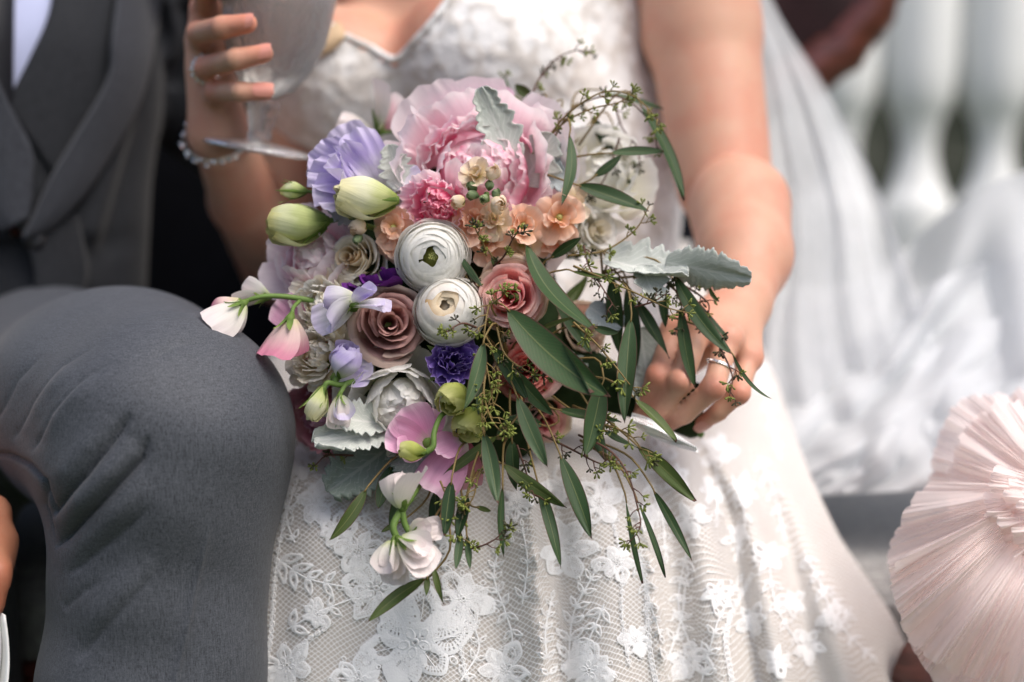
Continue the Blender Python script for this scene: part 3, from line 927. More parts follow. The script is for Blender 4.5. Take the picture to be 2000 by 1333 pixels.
# ------------------------------------------------------------------ skirt
KY = np.array([500, 600, 700, 790, 870, 950, 1050, 1200, 1400, 1800, 2480], float)
DF = np.array([1.31, 1.275, 1.215, 1.14, 1.075, 1.035, 1.015, 1.008, 1.005, 1.0, 0.985])
LX = np.array([640, 580, 520, 480, 450, 430, 415, 395, 370, 330, 280], float)
RX = np.array([1350, 1430, 1505, 1532, 1560, 1592, 1640, 1742, 1835, 1960, 2120], float)
yy_ = np.linspace(400, 2600, 900)
def smoothed(v, sig=12):
    a = np.interp(yy_, KY, v); k = np.exp(-0.5 * (np.arange(-40, 41) / sig) ** 2); k /= k.sum()
    return np.convolve(np.pad(a, 40, mode='edge'), k, 'valid')
DF_, LX_, RX_ = smoothed(DF), smoothed(LX, 6), smoothed(RX, 6)
FOLD = [([(1015, 870), (1040, 1000), (1060, 1333), (1085, 1900), (1100, 2450)], 20, 0.012, 1), ([(930, 900), (962, 1100), (975, 1333), (960, 2450)], 42, -0.012, 0),
        ([(1060, 880), (1088, 1050), (1100, 1333), (1130, 2450)], 26, -0.013, 0), ([(1120, 860), (1180, 1050), (1205, 1333), (1260, 2450)], 55, 0.010, 0),
        ([(1190, 850), (1262, 1050), (1298, 1333), (1370, 2450)], 18, 0.013, 1), ([(1230, 850), (1310, 1050), (1335, 1333), (1420, 2450)], 30, -0.015, 0),
        ([(1290, 830), (1370, 1000), (1420, 1333), (1520, 2450)], 40, 0.014, 0), ([(1330, 830), (1425, 1000), (1480, 1333), (1590, 2450)], 22, -0.014, 0),
        ([(1370, 820), (1465, 1000), (1525, 1333), (1640, 2450)], 32, 0.014, 0), ([(1410, 830), (1520, 1000), (1600, 1333), (1750, 2450)], 28, -0.012, 0),
        ([(1460, 860), (1560, 1010), (1665, 1333), (1830, 2450)], 34, 0.012, 0), ([(640, 900), (610, 1100), (600, 1333), (560, 2450)], 70, 0.006, 0),
        ([(830, 1080), (860, 1333), (850, 2450)], 60, 0.006, 0), ([(560, 960), (540, 1333)], 40, -0.004, 0), ([(700, 930), (740, 990), (830, 1010)], 26, -0.008, 0)]
def skirt_depth(px, py, folds=True):
    px = np.asarray(px, float); py = np.asarray(py, float)
    df = np.interp(py, yy_, DF_); l = np.interp(py, yy_, LX_); r = np.interp(py, yy_, RX_)
    s = np.clip((px - l) / (r - l), 0.0, 1.0)
    sn = 2 * np.sqrt(np.clip(s * (1 - s), 0, 1))
    A = 0.10 + 0.06 * s
    d = df + (1 - sn) * A + 0.085 * s ** 1.3
    if folds:
        for poly, w, h, sh in FOLD:
            dd, t = segdist(px, py, poly)
            x = dd / w
            prof = np.exp(-x ** 2) if not sh else np.where(x > 0, np.exp(-(x * 2.2) ** 2), np.exp(-np.abs(x)))
            d -= 1.15 * h * prof * np.clip(t * 5 + 0.1, 0, 1)
        d += 0.0022 * np.sin(px * 0.018 + py * 0.006) * np.clip((py - 850) / 200, 0, 1)
    return d
def skirt_grid(off, nth=150, ny=150, y0=470, y1=2460):
    yy = y0 + (y1 - y0) * np.linspace(0, 1, ny) ** 1.35
    th = np.linspace(0.0, math.pi, nth)
    l = np.interp(yy, yy_, LX_)[:, None]; r = np.interp(yy, yy_, RX_)[:, None]
    px = l + (r - l) * (1 - np.cos(th))[None, :] / 2
    py = np.broadcast_to(yy[:, None], px.shape)
    d = skirt_depth(px, py)
    pts = P(px, py, d - off)
    # close round the back
    nb = 30; tb = np.linspace(0, 1, nb + 2)[None, 1:-1, None]
    a = pts[:, -1:, :]; b = pts[:, :1, :]
    back = a * (1 - tb) + b * tb + Fv * (np.sin(tb * math.pi) * np.clip(0.20 - 0.0 * yy[:, None, None], 0, 1))
    return px, py, d, pts, np.concatenate([pts, back], 1)
px, py, d, pts, full = skirt_grid(0.0)
uvf = np.zeros(full.shape[:2] + (2,))
skirt = grid_obj('skirt', full - BO, uvf, M_LINING, bride, True)
px, py, d, pts, full = skirt_grid(0.0016)
uvn = np.stack([(px - 900) / FPX * 1.03, np.cumsum(np.concatenate([np.zeros((1, px.shape[1])), np.linalg.norm(np.diff(pts, axis=0), axis=2)]), 0)], -1)
grid_obj('lace_net', pts - BO, uvn, M_NET, skirt)

# ------------------------------------------------------------------ raised lace motifs on the net
class Lace:
    def __init__(s): s.mb = MB()
    def ring(s, cx, cy, a, b, rot, hole=0.0, point=0.0, n=22, lift=0.0008):
        th = np.arange(n) * 2 * math.pi / n
        rr = np.linspace(max(hole, 0.02), 1, 4)[:, None]
        k = 1 - point * np.abs(np.sin(th)) ** 0.7 * (np.cos(th) > 0) * np.cos(th)
        wob = 1 + 0.05 * np.sin(5 * th + cx)
        x = a * rr * np.cos(th) * wob; y = b * rr * np.sin(th) * k * wob
        c, sn = math.cos(rot), math.sin(rot)
        X = cx + c * x - sn * y; Y = cy + sn * x + c * y
        mid = 0.5 * (rr + max(hole, 0.02))
        h = lift * np.sin(np.clip((rr - hole) / (1 - hole + 1e-6), 0, 1) * math.pi * 0.8 + 0.35) + 0 * th
        s.put(X, Y, h, True, np.stack([np.broadcast_to(th / 6.28, X.shape), np.broadcast_to(rr, X.shape)], -1))
    def put(s, X, Y, h, closed, uv):
        d = skirt_depth(X, Y)
        s.mb.grid(P(X, Y, d - 0.0020 - h*0.7) - BO, uv, closed)
    def ribbon(s, pts, w, lift=0.0008, n=26, closed=False):
        p = catmull(np.array(pts, float), n)
        T = np.gradient(p, axis=0); T /= np.linalg.norm(T, axis=1)[:, None] + 1e-9
        nn = np.stack([-T[:, 1], T[:, 0]], -1)
        u = np.array([-1, 0, 1.0])
        W = np.asarray(w) if np.ndim(w) else np.full(n, w)
        q = p[:, None, :] + nn[:, None, :] * u[None, :, None] * W[:, None, None] / 2
        h = np.array([0, lift, 0])[None, :] + np.zeros((n, 3))
        uv = np.stack(np.meshgrid([0, 0.5, 1], np.ones(n)), -1)
        s.put(q[..., 0], q[..., 1], h, False, uv)
    def leaf(s, cx, cy, L, W, rot, hole=0.45):
        s.ring(cx + 0.5 * L * math.cos(rot), cy + 0.5 * L * math.sin(rot), L / 2, W / 2, rot, hole, 0.55)
    def build(s, name):
        return s.mb.build(name, M_LACE, skirt)
def lace_flower(cx, cy, R, n=7, rot=0.0, seed=0):
    r = random.Random(seed); L = Lace()
    sq = r.uniform(0.78, 1.0); ax0 = r.uniform(0, 3.1)
    def at(rad, a):
        x, y = rad * math.cos(a), rad * math.sin(a) ; c, s_ = math.cos(ax0), math.sin(ax0)
        x, y = c * x + s_ * y, (-s_ * x + c * y) * sq
        return cx + c * x - s_ * y, cy + s_ * x + c * y
    for k in range(n):
        a = rot + 2 * math.pi * k / n + r.uniform(-0.22, 0.22); rr = R * r.uniform(0.72, 1.15)
        x, y = at(0.62 * rr, a)
        L.ring(x, y, rr * 0.44, rr * r.uniform(0.26, 0.40), a + r.uniform(-0.25, 0.25), r.choice((0.02, 0.02, 0.30, 0.45)), r.choice((0.0, 0.3, 0.5)), 26)
        if r.random() < 0.6:
            x, y = at(1.08 * rr, a + r.uniform(-0.3, 0.3)); L.ring(x, y, R * 0.10, R * 0.075, a, 0.5, 0, 12)
        x0, y0 = at(0.25 * rr, a); x1, y1 = at(0.9 * rr, a + r.uniform(-0.15, 0.15)); L.ribbon([(x0, y0), ((x0 + x1) / 2 + r.uniform(-3, 3), (y0 + y1) / 2), (x1, y1)], 2.2, n=8)
    for k in range(5):
        a = rot + 1 + k * 1.257; x, y = at(0.22 * R, a)
        L.ring(x, y, R * 0.14, R * 0.10, a, 0.45, 0.3, 14, 0.0010)
    L.ring(cx, cy, R * 0.09, R * 0.09, 0, 0.3, 0, 12, 0.0012)
    L.build('lace_flower')
def lace_sprig(path, n, leaf, seed=0, hole=0.4):
    r = random.Random(seed); L = Lace(); p = catmull(np.array(path, float), 60)
    L.ribbon(path, 3.4)
    for k in range(n):
        i = int(4 + (54 - 4) * k / max(1, n - 1)); t = p[min(i + 2, 59)] - p[i - 2]; a = math.atan2(t[1], t[0])
        s = 1.0 - 0.45 * k / n
        for sg in (-1, 1):
            L.leaf(p[i][0], p[i][1], leaf * s * r.uniform(0.85, 1.1), leaf * 0.46 * s, a + sg * r.uniform(0.75, 1.0), hole)
    L.leaf(p[-1][0], p[-1][1], leaf * 0.7, leaf * 0.34, math.atan2(*(p[-1] - p[-4])[::-1]), hole)
    L.build('lace_sprig')
def lace_chain(path, n, a, b):
    L = Lace(); p = catmull(np.array(path, float), n * 2 + 1)
    for k in range(n):
        c = p[2 * k + 1]; t = p[min(2 * k + 2, len(p) - 1)] - p[2 * k]
        L.ring(c[0], c[1], a, b, math.atan2(t[1], t[0]), 0.5, 0, 14)
    L.ribbon(path, 2.4, n=50)
    L.build('lace_chain')
sd = 0
for (cx, cy, R, n) in [(810, 1255, 108, 9), (735, 1150, 76, 7), (618, 978, 46, 6), (655, 1035, 40, 6), (592, 905, 40, 6), (700, 1075, 44, 7), (905, 1170, 70, 7), (560, 1300, 58, 6),
                       (1105, 1075, 62, 6), (1170, 985, 55, 6), (1095, 950, 42, 6), (985, 1310, 52, 6), (1010, 985, 34, 6), (880, 1060, 36, 6), (1205, 1100, 44, 6), (1150, 1310, 60, 7),
                       (1345, 1290, 46, 6), (1470, 1210, 34, 5), (1390, 960, 32, 5), (1580, 1260, 36, 5), (1320, 930, 34, 5), (1405, 885, 34, 6), (1455, 960, 32, 6), (1350, 1015, 34, 6), (1500, 1085, 34, 6), (1545, 1180, 34, 6), (1440, 1045, 30, 5), (1625, 1210, 34, 6), (1290, 880, 30, 5), (1265, 1010, 30, 6), (1400, 1160, 34, 6), (1520, 1290, 36, 6), (1240, 1250, 34, 6),
                       (700, 1330, 60, 7), (930, 1400, 70, 7), (640, 1440, 60, 7), (620, 1200, 30, 6)]:
    sd += 1; lace_flower(cx, cy, R, n, sd * 0.7, sd)
for path, n, leaf in [([(540, 1090), (600, 1130), (690, 1150)], 5, 46), ([(560, 1230), (625, 1195), (700, 1165)], 4, 42), ([(985, 1190), (965, 1130), (972, 1075)], 5, 30), ([(985, 1190), (1000, 1250), (975, 1300)], 4, 30),
                      ([(1110, 1300), (1120, 1200), (1160, 1120)], 6, 38), ([(1075, 1330), (1065, 1240), (1078, 1170)], 6, 26), ([(1180, 1180), (1150, 1250), (1120, 1310)], 5, 34),
                      ([(575, 1060), (560, 1010), (575, 950)], 4, 26), ([(1340, 1080), (1325, 1180), (1350, 1270)], 6, 30), ([(1430, 930), (1455, 1010), (1440, 1080)], 5, 28),
                      ([(1500, 1080), (1515, 1180), (1560, 1260)], 5, 30), ([(1370, 1333), (1400, 1220), (1440, 1140)], 6, 32), ([(1600, 1140), (1640, 1220), (1700, 1280)], 5, 30),
                      ([(900, 1330), (935, 1270), (925, 1220)], 4, 28), ([(1240, 900), (1290, 1000), (1300, 1080)], 6, 30), ([(1480, 700), (1500, 790), (1520, 880)], 5, 26), ([(640, 930), (600, 960), (560, 1000)], 4, 24), ([(1370, 850), (1400, 930), (1400, 1010)], 5, 28), ([(1250, 1090), (1270, 1180), (1290, 1240)], 5, 28), ([(1480, 890), (1510, 960), (1530, 1040)], 5, 26), ([(1570, 1080), (1610, 1150), (1660, 1200)], 5, 26), ([(1300, 1300), (1330, 1210), (1340, 1130)], 5, 30), ([(700, 1010), (770, 1000), (840, 1040)], 5, 30), ([(780, 1130), (850, 1110), (900, 1090)], 4, 34), ([(1020, 1180), (1030, 1100), (1020, 1030)], 5, 26)]:
    sd += 1; lace_sprig(path, n, leaf, sd)
for path, n, a, b in [([(575, 900), (540, 1100), (530, 1230), (515, 1333)], 26, 7.5, 5.5), ([(640, 1225), (590, 1260), (575, 1310), (560, 1345)], 12, 7, 5), ([(905, 1130), (915, 1200), (900, 1260), (915, 1333)], 18, 6.5, 5),
                      ([(1000, 1060), (990, 1000), (1015, 950)], 10, 7, 5), ([(1240, 1040), (1262, 1150), (1268, 1260), (1282, 1340)], 22, 8, 6), ([(1430, 1333), (1420, 1230), (1470, 1120)], 18, 8, 6),
                      ([(680, 1000), (740, 1040), (800, 1050)], 10, 7, 5), ([(1195, 1010), (1215, 1100), (1215, 1200), (1230, 1300)], 20, 6, 5)]:
    lace_chain(path, n, a, b)

# ------------------------------------------------------------------ veil and piled tulle
t, u = np.meshgrid(np.linspace(0, 1, 70), np.linspace(0, 1, 50), indexing='ij')
Le = catmull(np.array([(1420, -260), (1468, 0), (1500, 250), (1520, 480), (1500, 700), (1540, 930)], float), 70)
Re = catmull(np.array([(1440, -260), (1503, -10), (1622, 185), (1712, 360), (1772, 520), (1850, 760)], float), 70)
X = Le[:, None, 0] * (1 - u) + Re[:, None, 0] * u; Y = Le[:, None, 1] * (1 - u) + Re[:, None, 1] * u
D = 1.46 + 0.022 * np.sin(u * 14 + 2 * t) * (0.15 + 0.5 * t) * 0.6 + 0.06 * u - 0.06 * t + 0.005 * np.sin(u * 33 + 5 * t) * t
veil = grid_obj('veil', P(X, Y, D) - BO, np.stack([u, t], -1), M_VEIL, bride)
D2 = D + 0.06 + 0.01 * np.sin(9 * u + 7 * t)
grid_obj('veil', P(X - 14 + 10 * np.sin(4 * t), Y + 6, D2)[:, :44] - BO, np.stack([u, t], -1)[:, :44], M_VEIL, bride)
# the rest of the veil lies in soft heaps on the seat
def heap(seed, poly_top, d0, dback, amp):
    r = np.random.default_rng(seed)
    n, m = 70, 110
    top = catmull(np.array(poly_top[0], float), m); bot = catmull(np.array(poly_top[1], float), m)
    t, u = np.meshgrid(np.linspace(0, 1, n), np.linspace(0, 1, m), indexing='ij')
    X = top[None, :, 0] * (1 - t) + bot[None, :, 0] * t; Y = top[None, :, 1] * (1 - t) + bot[None, :, 1] * t
    D = dback + (d0 - dback) * (1 - (1 - t) ** 1.7)
    for k in range(16):
        a = r.uniform(-0.6, 1.1); f = r.uniform(4, 30); ph = r.uniform(0, 6.28)
        D += amp / (f ** 0.8) * np.sin(f * (u * math.cos(a) * 1.6 + t * math.sin(a)) + ph + 1.5 * np.sin(3 * t + k))
    return grid_obj('veil', P(X, Y, D) - BO, np.stack([u, t], -1), M_TULLE, bride)
heap(3, ([(1300, 700), (1540, 570), (1700, 545), (1765, 490), (1860, 405), (2000, 335), (2250, 260)], [(1300, 1000), (1560, 968), (1700, 958), (1780, 954), (1850, 950), (2000, 955), (2250, 960)]), 1.36, 1.64, 0.07)
heap(9, ([(1300, 800), (1580, 700), (1720, 640), (1850, 540), (2020, 500), (2250, 480)], [(1300, 1000), (1560, 970), (1700, 961), (1850, 953), (2020, 957), (2250, 964)]), 1.34, 1.52, 0.05)
heap(14, ([(1300, 860), (1600, 800), (1740, 740), (1860, 660), (2020, 600), (2250, 580)], [(1300, 1000), (1560, 972), (1700, 964), (1850, 956), (2020, 960), (2250, 968)]), 1.32, 1.44, 0.04)

# ================================================================== blush tulle skirt at the far side
pinkd = thing('ruffled_skirt', 'blush pink pleated tulle ruffles lying on the grey seat', 'skirt', P(2050, 1350, 1.12))
PO = np.array(pinkd.location)
def ruffle(inner, outer, di, do, npl, amp, seed, droop=0.0):
    r = np.random.default_rng(seed); m = npl * 10; n = 22
    a = catmull(np.array(inner, float), m); b = catmull(np.array(outer, float), m)
    t, u = np.meshgrid(np.linspace(0, 1, n), np.linspace(0, 1, m), indexing='ij')
    ph = np.cumsum(r.uniform(0.6, 1.4, m)); ph = ph / ph[-1] * npl * 2 * math.pi
    X = a[None, :, 0] * (1 - t) + b[None, :, 0] * t; Y = a[None, :, 1] * (1 - t) + b[None, :, 1] * t
    wob = np.interp(np.arange(m), np.arange(0, m, 7), r.normal(0, 1, len(np.arange(0, m, 7))))
    Y = Y + 5 * wob[None, :] * t ** 2; X = X + 4 * np.roll(wob, 5)[None, :] * t ** 2
    am = np.interp(np.arange(m), np.arange(0, m, 13), r.uniform(0.3, 1.5, len(np.arange(0, m, 13))))
    D = di + (do - di) * t + 0.5 * amp * am[None, :] * (0.25 + t) * np.sin(ph + 0.0)[None, :] * (0.6 + 0.4 * np.sin(3 * t + u * 20)) - droop * np.sin(math.pi * t) + 0.010 * t * np.sin(u * npl * 0.55 + 2 * t) + 0.006 * t * np.sin(u * npl * 1.3 + seed)
    return grid_obj('ruffle', P(X, Y, D) - PO, np.stack([u, t], -1), M_PINK, pinkd)
bpx = [(2300, 940), (2140, 900), (2060, 905), (2020, 930), (2010, 960)]
ruffle(bpx, [(2300, 690), (2100, 745), (1960, 770), (1868, 790), (1828, 875), (1815, 965)], 1.09, 1.17, 60, 0.0045, 2, 0.02)
ruffle([(2080, 930), (2010, 920), (1985, 950), (1985, 985)], [(1990, 780), (1890, 830), (1858, 920), (1850, 1010)], 1.07, 1.12, 34, 0.005, 3, 0.02)
ruffle([(2040, 950), (1990, 965), (1975, 1000), (1985, 1030), (2030, 1050)], [(1820, 935), (1752, 1030), (1738, 1110), (1765, 1155), (1830, 1190)], 1.055, 1.09, 30, 0.0055, 4, 0.02)
ruffle([(2030, 960), (1975, 990), (1970, 1040), (2010, 1075), (2120, 1085), (2300, 1060)], [(1775, 1085), (1745, 1135), (1772, 1240), (1862, 1310), (2060, 1365), (2300, 1380)], 1.03, 1.05, 52, 0.006, 5, 0.025)
ruffle([(2010, 1040), (1990, 1070), (2020, 1110), (2120, 1120), (2300, 1100)], [(1755, 1180), (1785, 1270), (1870, 1370), (2060, 1440), (2300, 1450)], 1.06, 1.07, 50, 0.006, 6, 0.02)
for k in range(3):
    ruffle([(2030 + k * 26, 930 + k * 26), (2000 + k * 26, 975 + k * 22), (2024 + k * 26, 1030 + k * 16)], [(1950 + k * 26, 905 + k * 24), (1925 + k * 26, 985 + k * 20), (1955 + k * 26, 1075 + k * 12)], 1.045 - 0.006 * k, 1.030 - 0.006 * k, 26, 0.004, 20 + k, 0.012)
q = Body(); q.cap(P(2120, 1010, 1.20), P(2120, 1300, 1.17), 0.085, 0.11, 0.04)
V, F = q.mesh(P(2120, 1150, 1.2) - 0.25, P(2120, 1150, 1.2) + 0.25, 0.01)
link('underskirt', raw_mesh('underskirt', V - PO, F, None, plain_mat('blush_lining', (0.72, 0.50, 0.47), 0.8)), pinkd)
# dark wood arm support below the ruffles
q = MB(); q.tube([P(1770, 1290, 1.20) - SO, P(1850, 1330, 1.18) - SO, P(1960, 1420, 1.17) - SO], [0.03, 0.03, 0.03], 10); q.build('arm_support', M_WOOD, settee)

# ================================================================== rings, bracelet, glass
M_SILVER = plain_mat('silver', (0.86, 0.85, 0.84), 0.16, 0.5, 0.03, 40, 0.0, metal=1.0)
def gem_mat():
    m = NT('clear_stone'); m.set(base=(0.95, 0.95, 0.98), rough=0.03, trans=0.7, ior=2.1); return m.m
M_GEM = gem_mat()
def band(name, c, ax_, r, w, label, cat, gems=0, gr=0.0):
    Z = zframe(ax_)
    o = thing(name, label, cat, c)
    q = MB(); q.lathe([(r, -w), (r * 1.12, -w * 0.7), (r * 1.15, 0), (r * 1.12, w * 0.7), (r, w), (r * 0.99, 0), (r, -w)], 40, Z); q.build('band', M_SILVER, o)
    for k in range(gems):
        a = 2 * math.pi * k / gems
        p = Z @ np.array([math.cos(a), math.sin(a), 0]) * r * 1.16
        q = MB(); q.lathe([(0, gr), (gr * 0.7, gr * 0.7), (gr, 0.2 * gr), (0, -gr * 0.8)], 8, zframe(p)); q.build('stone', M_GEM, o, False, loc=p)
    return o
ra, rb = P(*HL['r'][0]), P(*HL['r'][1])
band('ring', ra * 0.46 + rb * 0.54 - Fv * 0.0006, rb - ra + Fv * 0.027, 0.0092, 0.0018, 'silver wedding band on the hand holding the bouquet', 'ring', 30, 0.0008)
ra, rb = P(*HR['r'][0]), P(*HR['r'][1])
rg = band('ring', ra * 0.45 + rb * 0.55 - Rv * 0.001, rb - ra, 0.0099, 0.0016, 'ring set with sparkling stones on the hand holding the glass', 'ring', 14, 0.0016)
br = thing('bracelet', 'sparkling stone bracelet on the wrist below the glass', 'bracelet', P(424, 268, 1.213))
Zb = zframe(unit(P(470, 380, 1.28) - WR2))
q = MB(); q.lathe([(0.027, -0.0012), (0.0284, 0), (0.027, 0.0012), (0.0265, 0), (0.027, -0.0012)], 40, Zb); q.build('chain', M_SILVER, br)
for k in range(30):
    a = 2 * math.pi * k / 30; rr_ = 0.029 + 0.001 * (k % 3); p = Zb @ np.array([math.cos(a) * rr_, math.sin(a) * rr_, 0.0015 * ((k % 2) * 2 - 1)])
    q = MB(); q.lathe([(0, 0.0022), (0.0017, 0.0015), (0.0026, 0.0002), (0, -0.0022)], 8, zframe(p)); q.build('stone', M_GEM, br, False, loc=p)

def glass_mat(fr, nm):
    m = NT(nm)
    co = m.new('TexCoord').outputs['Object']
    n = m.noise(260.0, co, 3)
    m.set(base=(0.98, 0.985, 0.99), rough=0.03, trans=1.0, ior=1.45, normal=m.bump(n, 0.6, 0.003))
    tr = m.new('BsdfTranslucent'); tr.inputs[0].default_value = (0.97, 0.97, 0.98, 1)
    df = m.new('BsdfDiffuse'); df.inputs[0].default_value = (0.97, 0.97, 0.98, 1)
    ad = m.new('MixShader'); ad.inputs[0].default_value = 0.5
    m.l.new(tr.outputs[0], ad.inputs[1]); m.l.new(df.outputs[0], ad.inputs[2])
    mx = m.new('MixShader'); mx.inputs[0].default_value = fr
    m.l.new(m.b.outputs[0], mx.inputs[1]); m.l.new(ad.outputs[0], mx.inputs[2]); m.l.new(mx.outputs[0], m.out.inputs[0])
    return m.m
M_GLASS = glass_mat(0.25, 'frosted_cut_crystal'); M_CLEAR = glass_mat(0.12, 'clear_crystal')
GD = 1.165
gb, gt_ = P(503, 288, GD + 0.016), P(545, 0, GD - 0.002)
gl = thing('goblet', 'cut crystal goblet of sparkling drink held by the hand with the bracelet', 'glass', gb)
Zg = zframe(gt_ - gb); s_ = np.linalg.norm(gt_ - gb)        # base to the frame's top edge
ribs = lambda a, z: 1 + 0.035 * np.abs(np.cos(a * 8)) * ((z > s_ * 0.10) & (z < s_ * 0.95))
q = MB(); q.lathe([(0.0, s_ * 0.335), (0.010, s_ * 0.34), (0.022, s_ * 0.41), (0.033, s_ * 0.55), (0.0415, s_ * 0.75), (0.0455, s_ * 0.95), (0.0485, s_ * 1.3), (0.0495, s_ * 1.55),
                   (0.0480, s_ * 1.55), (0.0465, s_ * 1.3), (0.0435, s_ * 0.95), (0.0395, s_ * 0.76), (0.030, s_ * 0.56), (0.018, s_ * 0.43), (0.0, s_ * 0.38)], 88, Zg, mod=ribs)
q.build('bowl', M_GLASS, gl)
q = MB(); q.lathe([(0.0, 0.006), (0.010, 0.007), (0.0095, 0.014), (0.012, 0.024), (0.0145, s_ * 0.28), (0.0135, s_ * 0.31), (0.010, s_ * 0.333), (0.0, s_ * 0.334)], 12, Zg); q.build('stem', M_CLEAR, gl, False)
q = MB(); q.lathe([(0.0, 0.005), (0.012, 0.005), (0.030, 0.003), (0.043, 0.001), (0.0445, -0.001), (0.043, -0.0028), (0.02, -0.003), (0, -0.0025)], 64, Zg); q.build('foot', M_CLEAR, gl)
def drink_mat():
    m = NT('pale_drink'); m.set(base=(0.98, 0.97, 0.95), rough=0.0, trans=1.0, ior=1.2); return m.m
q = MB(); q.lathe([(0.0, s_ * 0.39), (0.016, s_ * 0.44), (0.0285, s_ * 0.57), (0.0375, s_ * 0.77), (0.0415, s_ * 0.95), (0.0422, s_ * 1.02), (0.0, s_ * 1.02)], 40, Zg)
tag(q.build('drink', drink_mat()), 'pale sparkling drink filling the crystal goblet', 'drink').location = gb
# ================================================================== the bouquet
random.seed(21); rng = np.random.default_rng(21)
GRIP = P(1318, 792, 1.105)
bouquet = thing('bouquet', 'loose bridal bouquet of roses, peonies, ranunculus and trailing seeded eucalyptus', 'bouquet', GRIP)
QO = np.array(GRIP)

# ---- colours
PM = petal_mat
M_WHITE = PM('white_petal', [(0.0, (0.70, 0.70, 0.50)), (0.35, (0.84, 0.82, 0.74)), (1.0, (0.88, 0.87, 0.84))], 0.42)
M_CREAM = PM('cream_petal', [(0.0, (0.74, 0.60, 0.34)), (0.5, (0.85, 0.78, 0.60)), (1.0, (0.88, 0.84, 0.74))], 0.42)
M_CREAMIN = PM('tan_inner_petal', [(0.0, (0.35, 0.20, 0.08)), (0.6, (0.66, 0.47, 0.26)), (1.0, (0.78, 0.66, 0.48))], 0.3)
M_MAUVE = PM('dusky_mauve_petal', [(0.0, (0.34, 0.14, 0.12)), (0.5, (0.46, 0.235, 0.21)), (0.93, (0.57, 0.345, 0.315)), (1.0, (0.48, 0.27, 0.24))], 0.3)  # petal base darkened so the gaps between the petals look deep
M_MAUVEO = PM('pale_mauve_petal', [(0.0, (0.40, 0.25, 0.19)), (0.6, (0.55, 0.37, 0.31)), (1.0, (0.60, 0.45, 0.38))], 0.3)
M_PROSE = PM('pink_rose_petal', [(0.0, (0.70, 0.20, 0.20)), (0.55, (0.80, 0.40, 0.38)), (1.0, (0.84, 0.56, 0.51))], 0.4)
M_PROSEI = PM('pink_rose_heart', [(0.0, (0.62, 0.07, 0.11)), (0.6, (0.76, 0.24, 0.27)), (1.0, (0.82, 0.46, 0.44))], 0.4)
M_BUFF = PM('buff_outer_petal', [(0.0, (0.66, 0.42, 0.32)), (0.6, (0.76, 0.54, 0.44)), (0.95, (0.70, 0.54, 0.42)), (1.0, (0.45, 0.30, 0.18))], 0.3)
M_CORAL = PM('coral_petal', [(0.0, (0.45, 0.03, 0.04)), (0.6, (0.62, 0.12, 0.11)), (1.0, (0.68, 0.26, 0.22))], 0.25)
M_BLUSH = PM('blush_petal', [(0.0, (0.90, 0.50, 0.60)), (0.40, (0.93, 0.73, 0.78)), (1.0, (0.95, 0.88, 0.89))], 0.48)
M_PPINK = PM('peony_pink_petal', [(0.0, (0.85, 0.13, 0.28)), (0.4, (0.91, 0.42, 0.56)), (0.85, (0.94, 0.67, 0.75)), (1.0, (0.95, 0.79, 0.83))], 0.48)
M_HOT = PM('hot_pink_petal', [(0.0, (0.82, 0.05, 0.22)), (0.5, (0.90, 0.17, 0.36)), (1.0, (0.94, 0.48, 0.58))], 0.48)
M_LILAC = PM('lilac_blush_petal', [(0.0, (0.78, 0.60, 0.66)), (1.0, (0.86, 0.76, 0.80))], 0.42)
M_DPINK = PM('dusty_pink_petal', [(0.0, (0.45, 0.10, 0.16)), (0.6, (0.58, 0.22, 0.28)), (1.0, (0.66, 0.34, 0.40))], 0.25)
M_PEACH = PM('peach_petal', [(0.0, (0.70, 0.55, 0.10)), (0.28, (0.86, 0.52, 0.30)), (0.7, (0.88, 0.56, 0.40)), (1.0, (0.90, 0.66, 0.53))], 0.42)
M_PEACHL = PM('pale_peach_petal', [(0.0, (0.66, 0.58, 0.20)), (0.35, (0.80, 0.66, 0.42)), (1.0, (0.84, 0.70, 0.56))], 0.35)
M_LAV = PM('lavender_petal', [(0.0, (0.74, 0.76, 0.60)), (0.35, (0.74, 0.70, 0.80)), (0.75, (0.54, 0.46, 0.74)), (1.0, (0.64, 0.58, 0.78))], 0.35, vein=0.3)
M_LAVW = PM('white_lavender_petal', [(0.0, (0.72, 0.74, 0.56)), (0.5, (0.80, 0.78, 0.82)), (1.0, (0.66, 0.60, 0.78))], 0.35)
M_PURP = PM('violet_petal', [(0.0, (0.10, 0.05, 0.24)), (0.5, (0.19, 0.10, 0.44)), (0.9, (0.30, 0.19, 0.58)), (1.0, (0.52, 0.42, 0.74))], 0.25, vein=0.3)
M_DPURP = PM('deep_purple_petal', [(0.0, (0.05, 0.008, 0.08)), (1.0, (0.12, 0.022, 0.19))], 0.2, vein=0.4)
M_SPINK = PM('sweet_pea_pink_petal', [(0.0, (0.80, 0.70, 0.62)), (0.35, (0.76, 0.36, 0.56)), (0.8, (0.74, 0.40, 0.58)), (1.0, (0.82, 0.58, 0.70))], 0.35, vein=0.25)
M_SROSE = PM('sweet_pea_rose_petal', [(0.0, (0.74, 0.66, 0.42)), (0.3, (0.80, 0.62, 0.58)), (1.0, (0.72, 0.26, 0.38))], 0.35)
M_SWHITE = PM('sweet_pea_white_petal', [(0.0, (0.68, 0.72, 0.42)), (0.35, (0.82, 0.79, 0.74)), (1.0, (0.84, 0.76, 0.75))], 0.35)
M_LIME = PM('lime_bud_petal', [(0.0, (0.26, 0.34, 0.06)), (0.5, (0.48, 0.52, 0.13)), (1.0, (0.62, 0.62, 0.26))], 0.35)
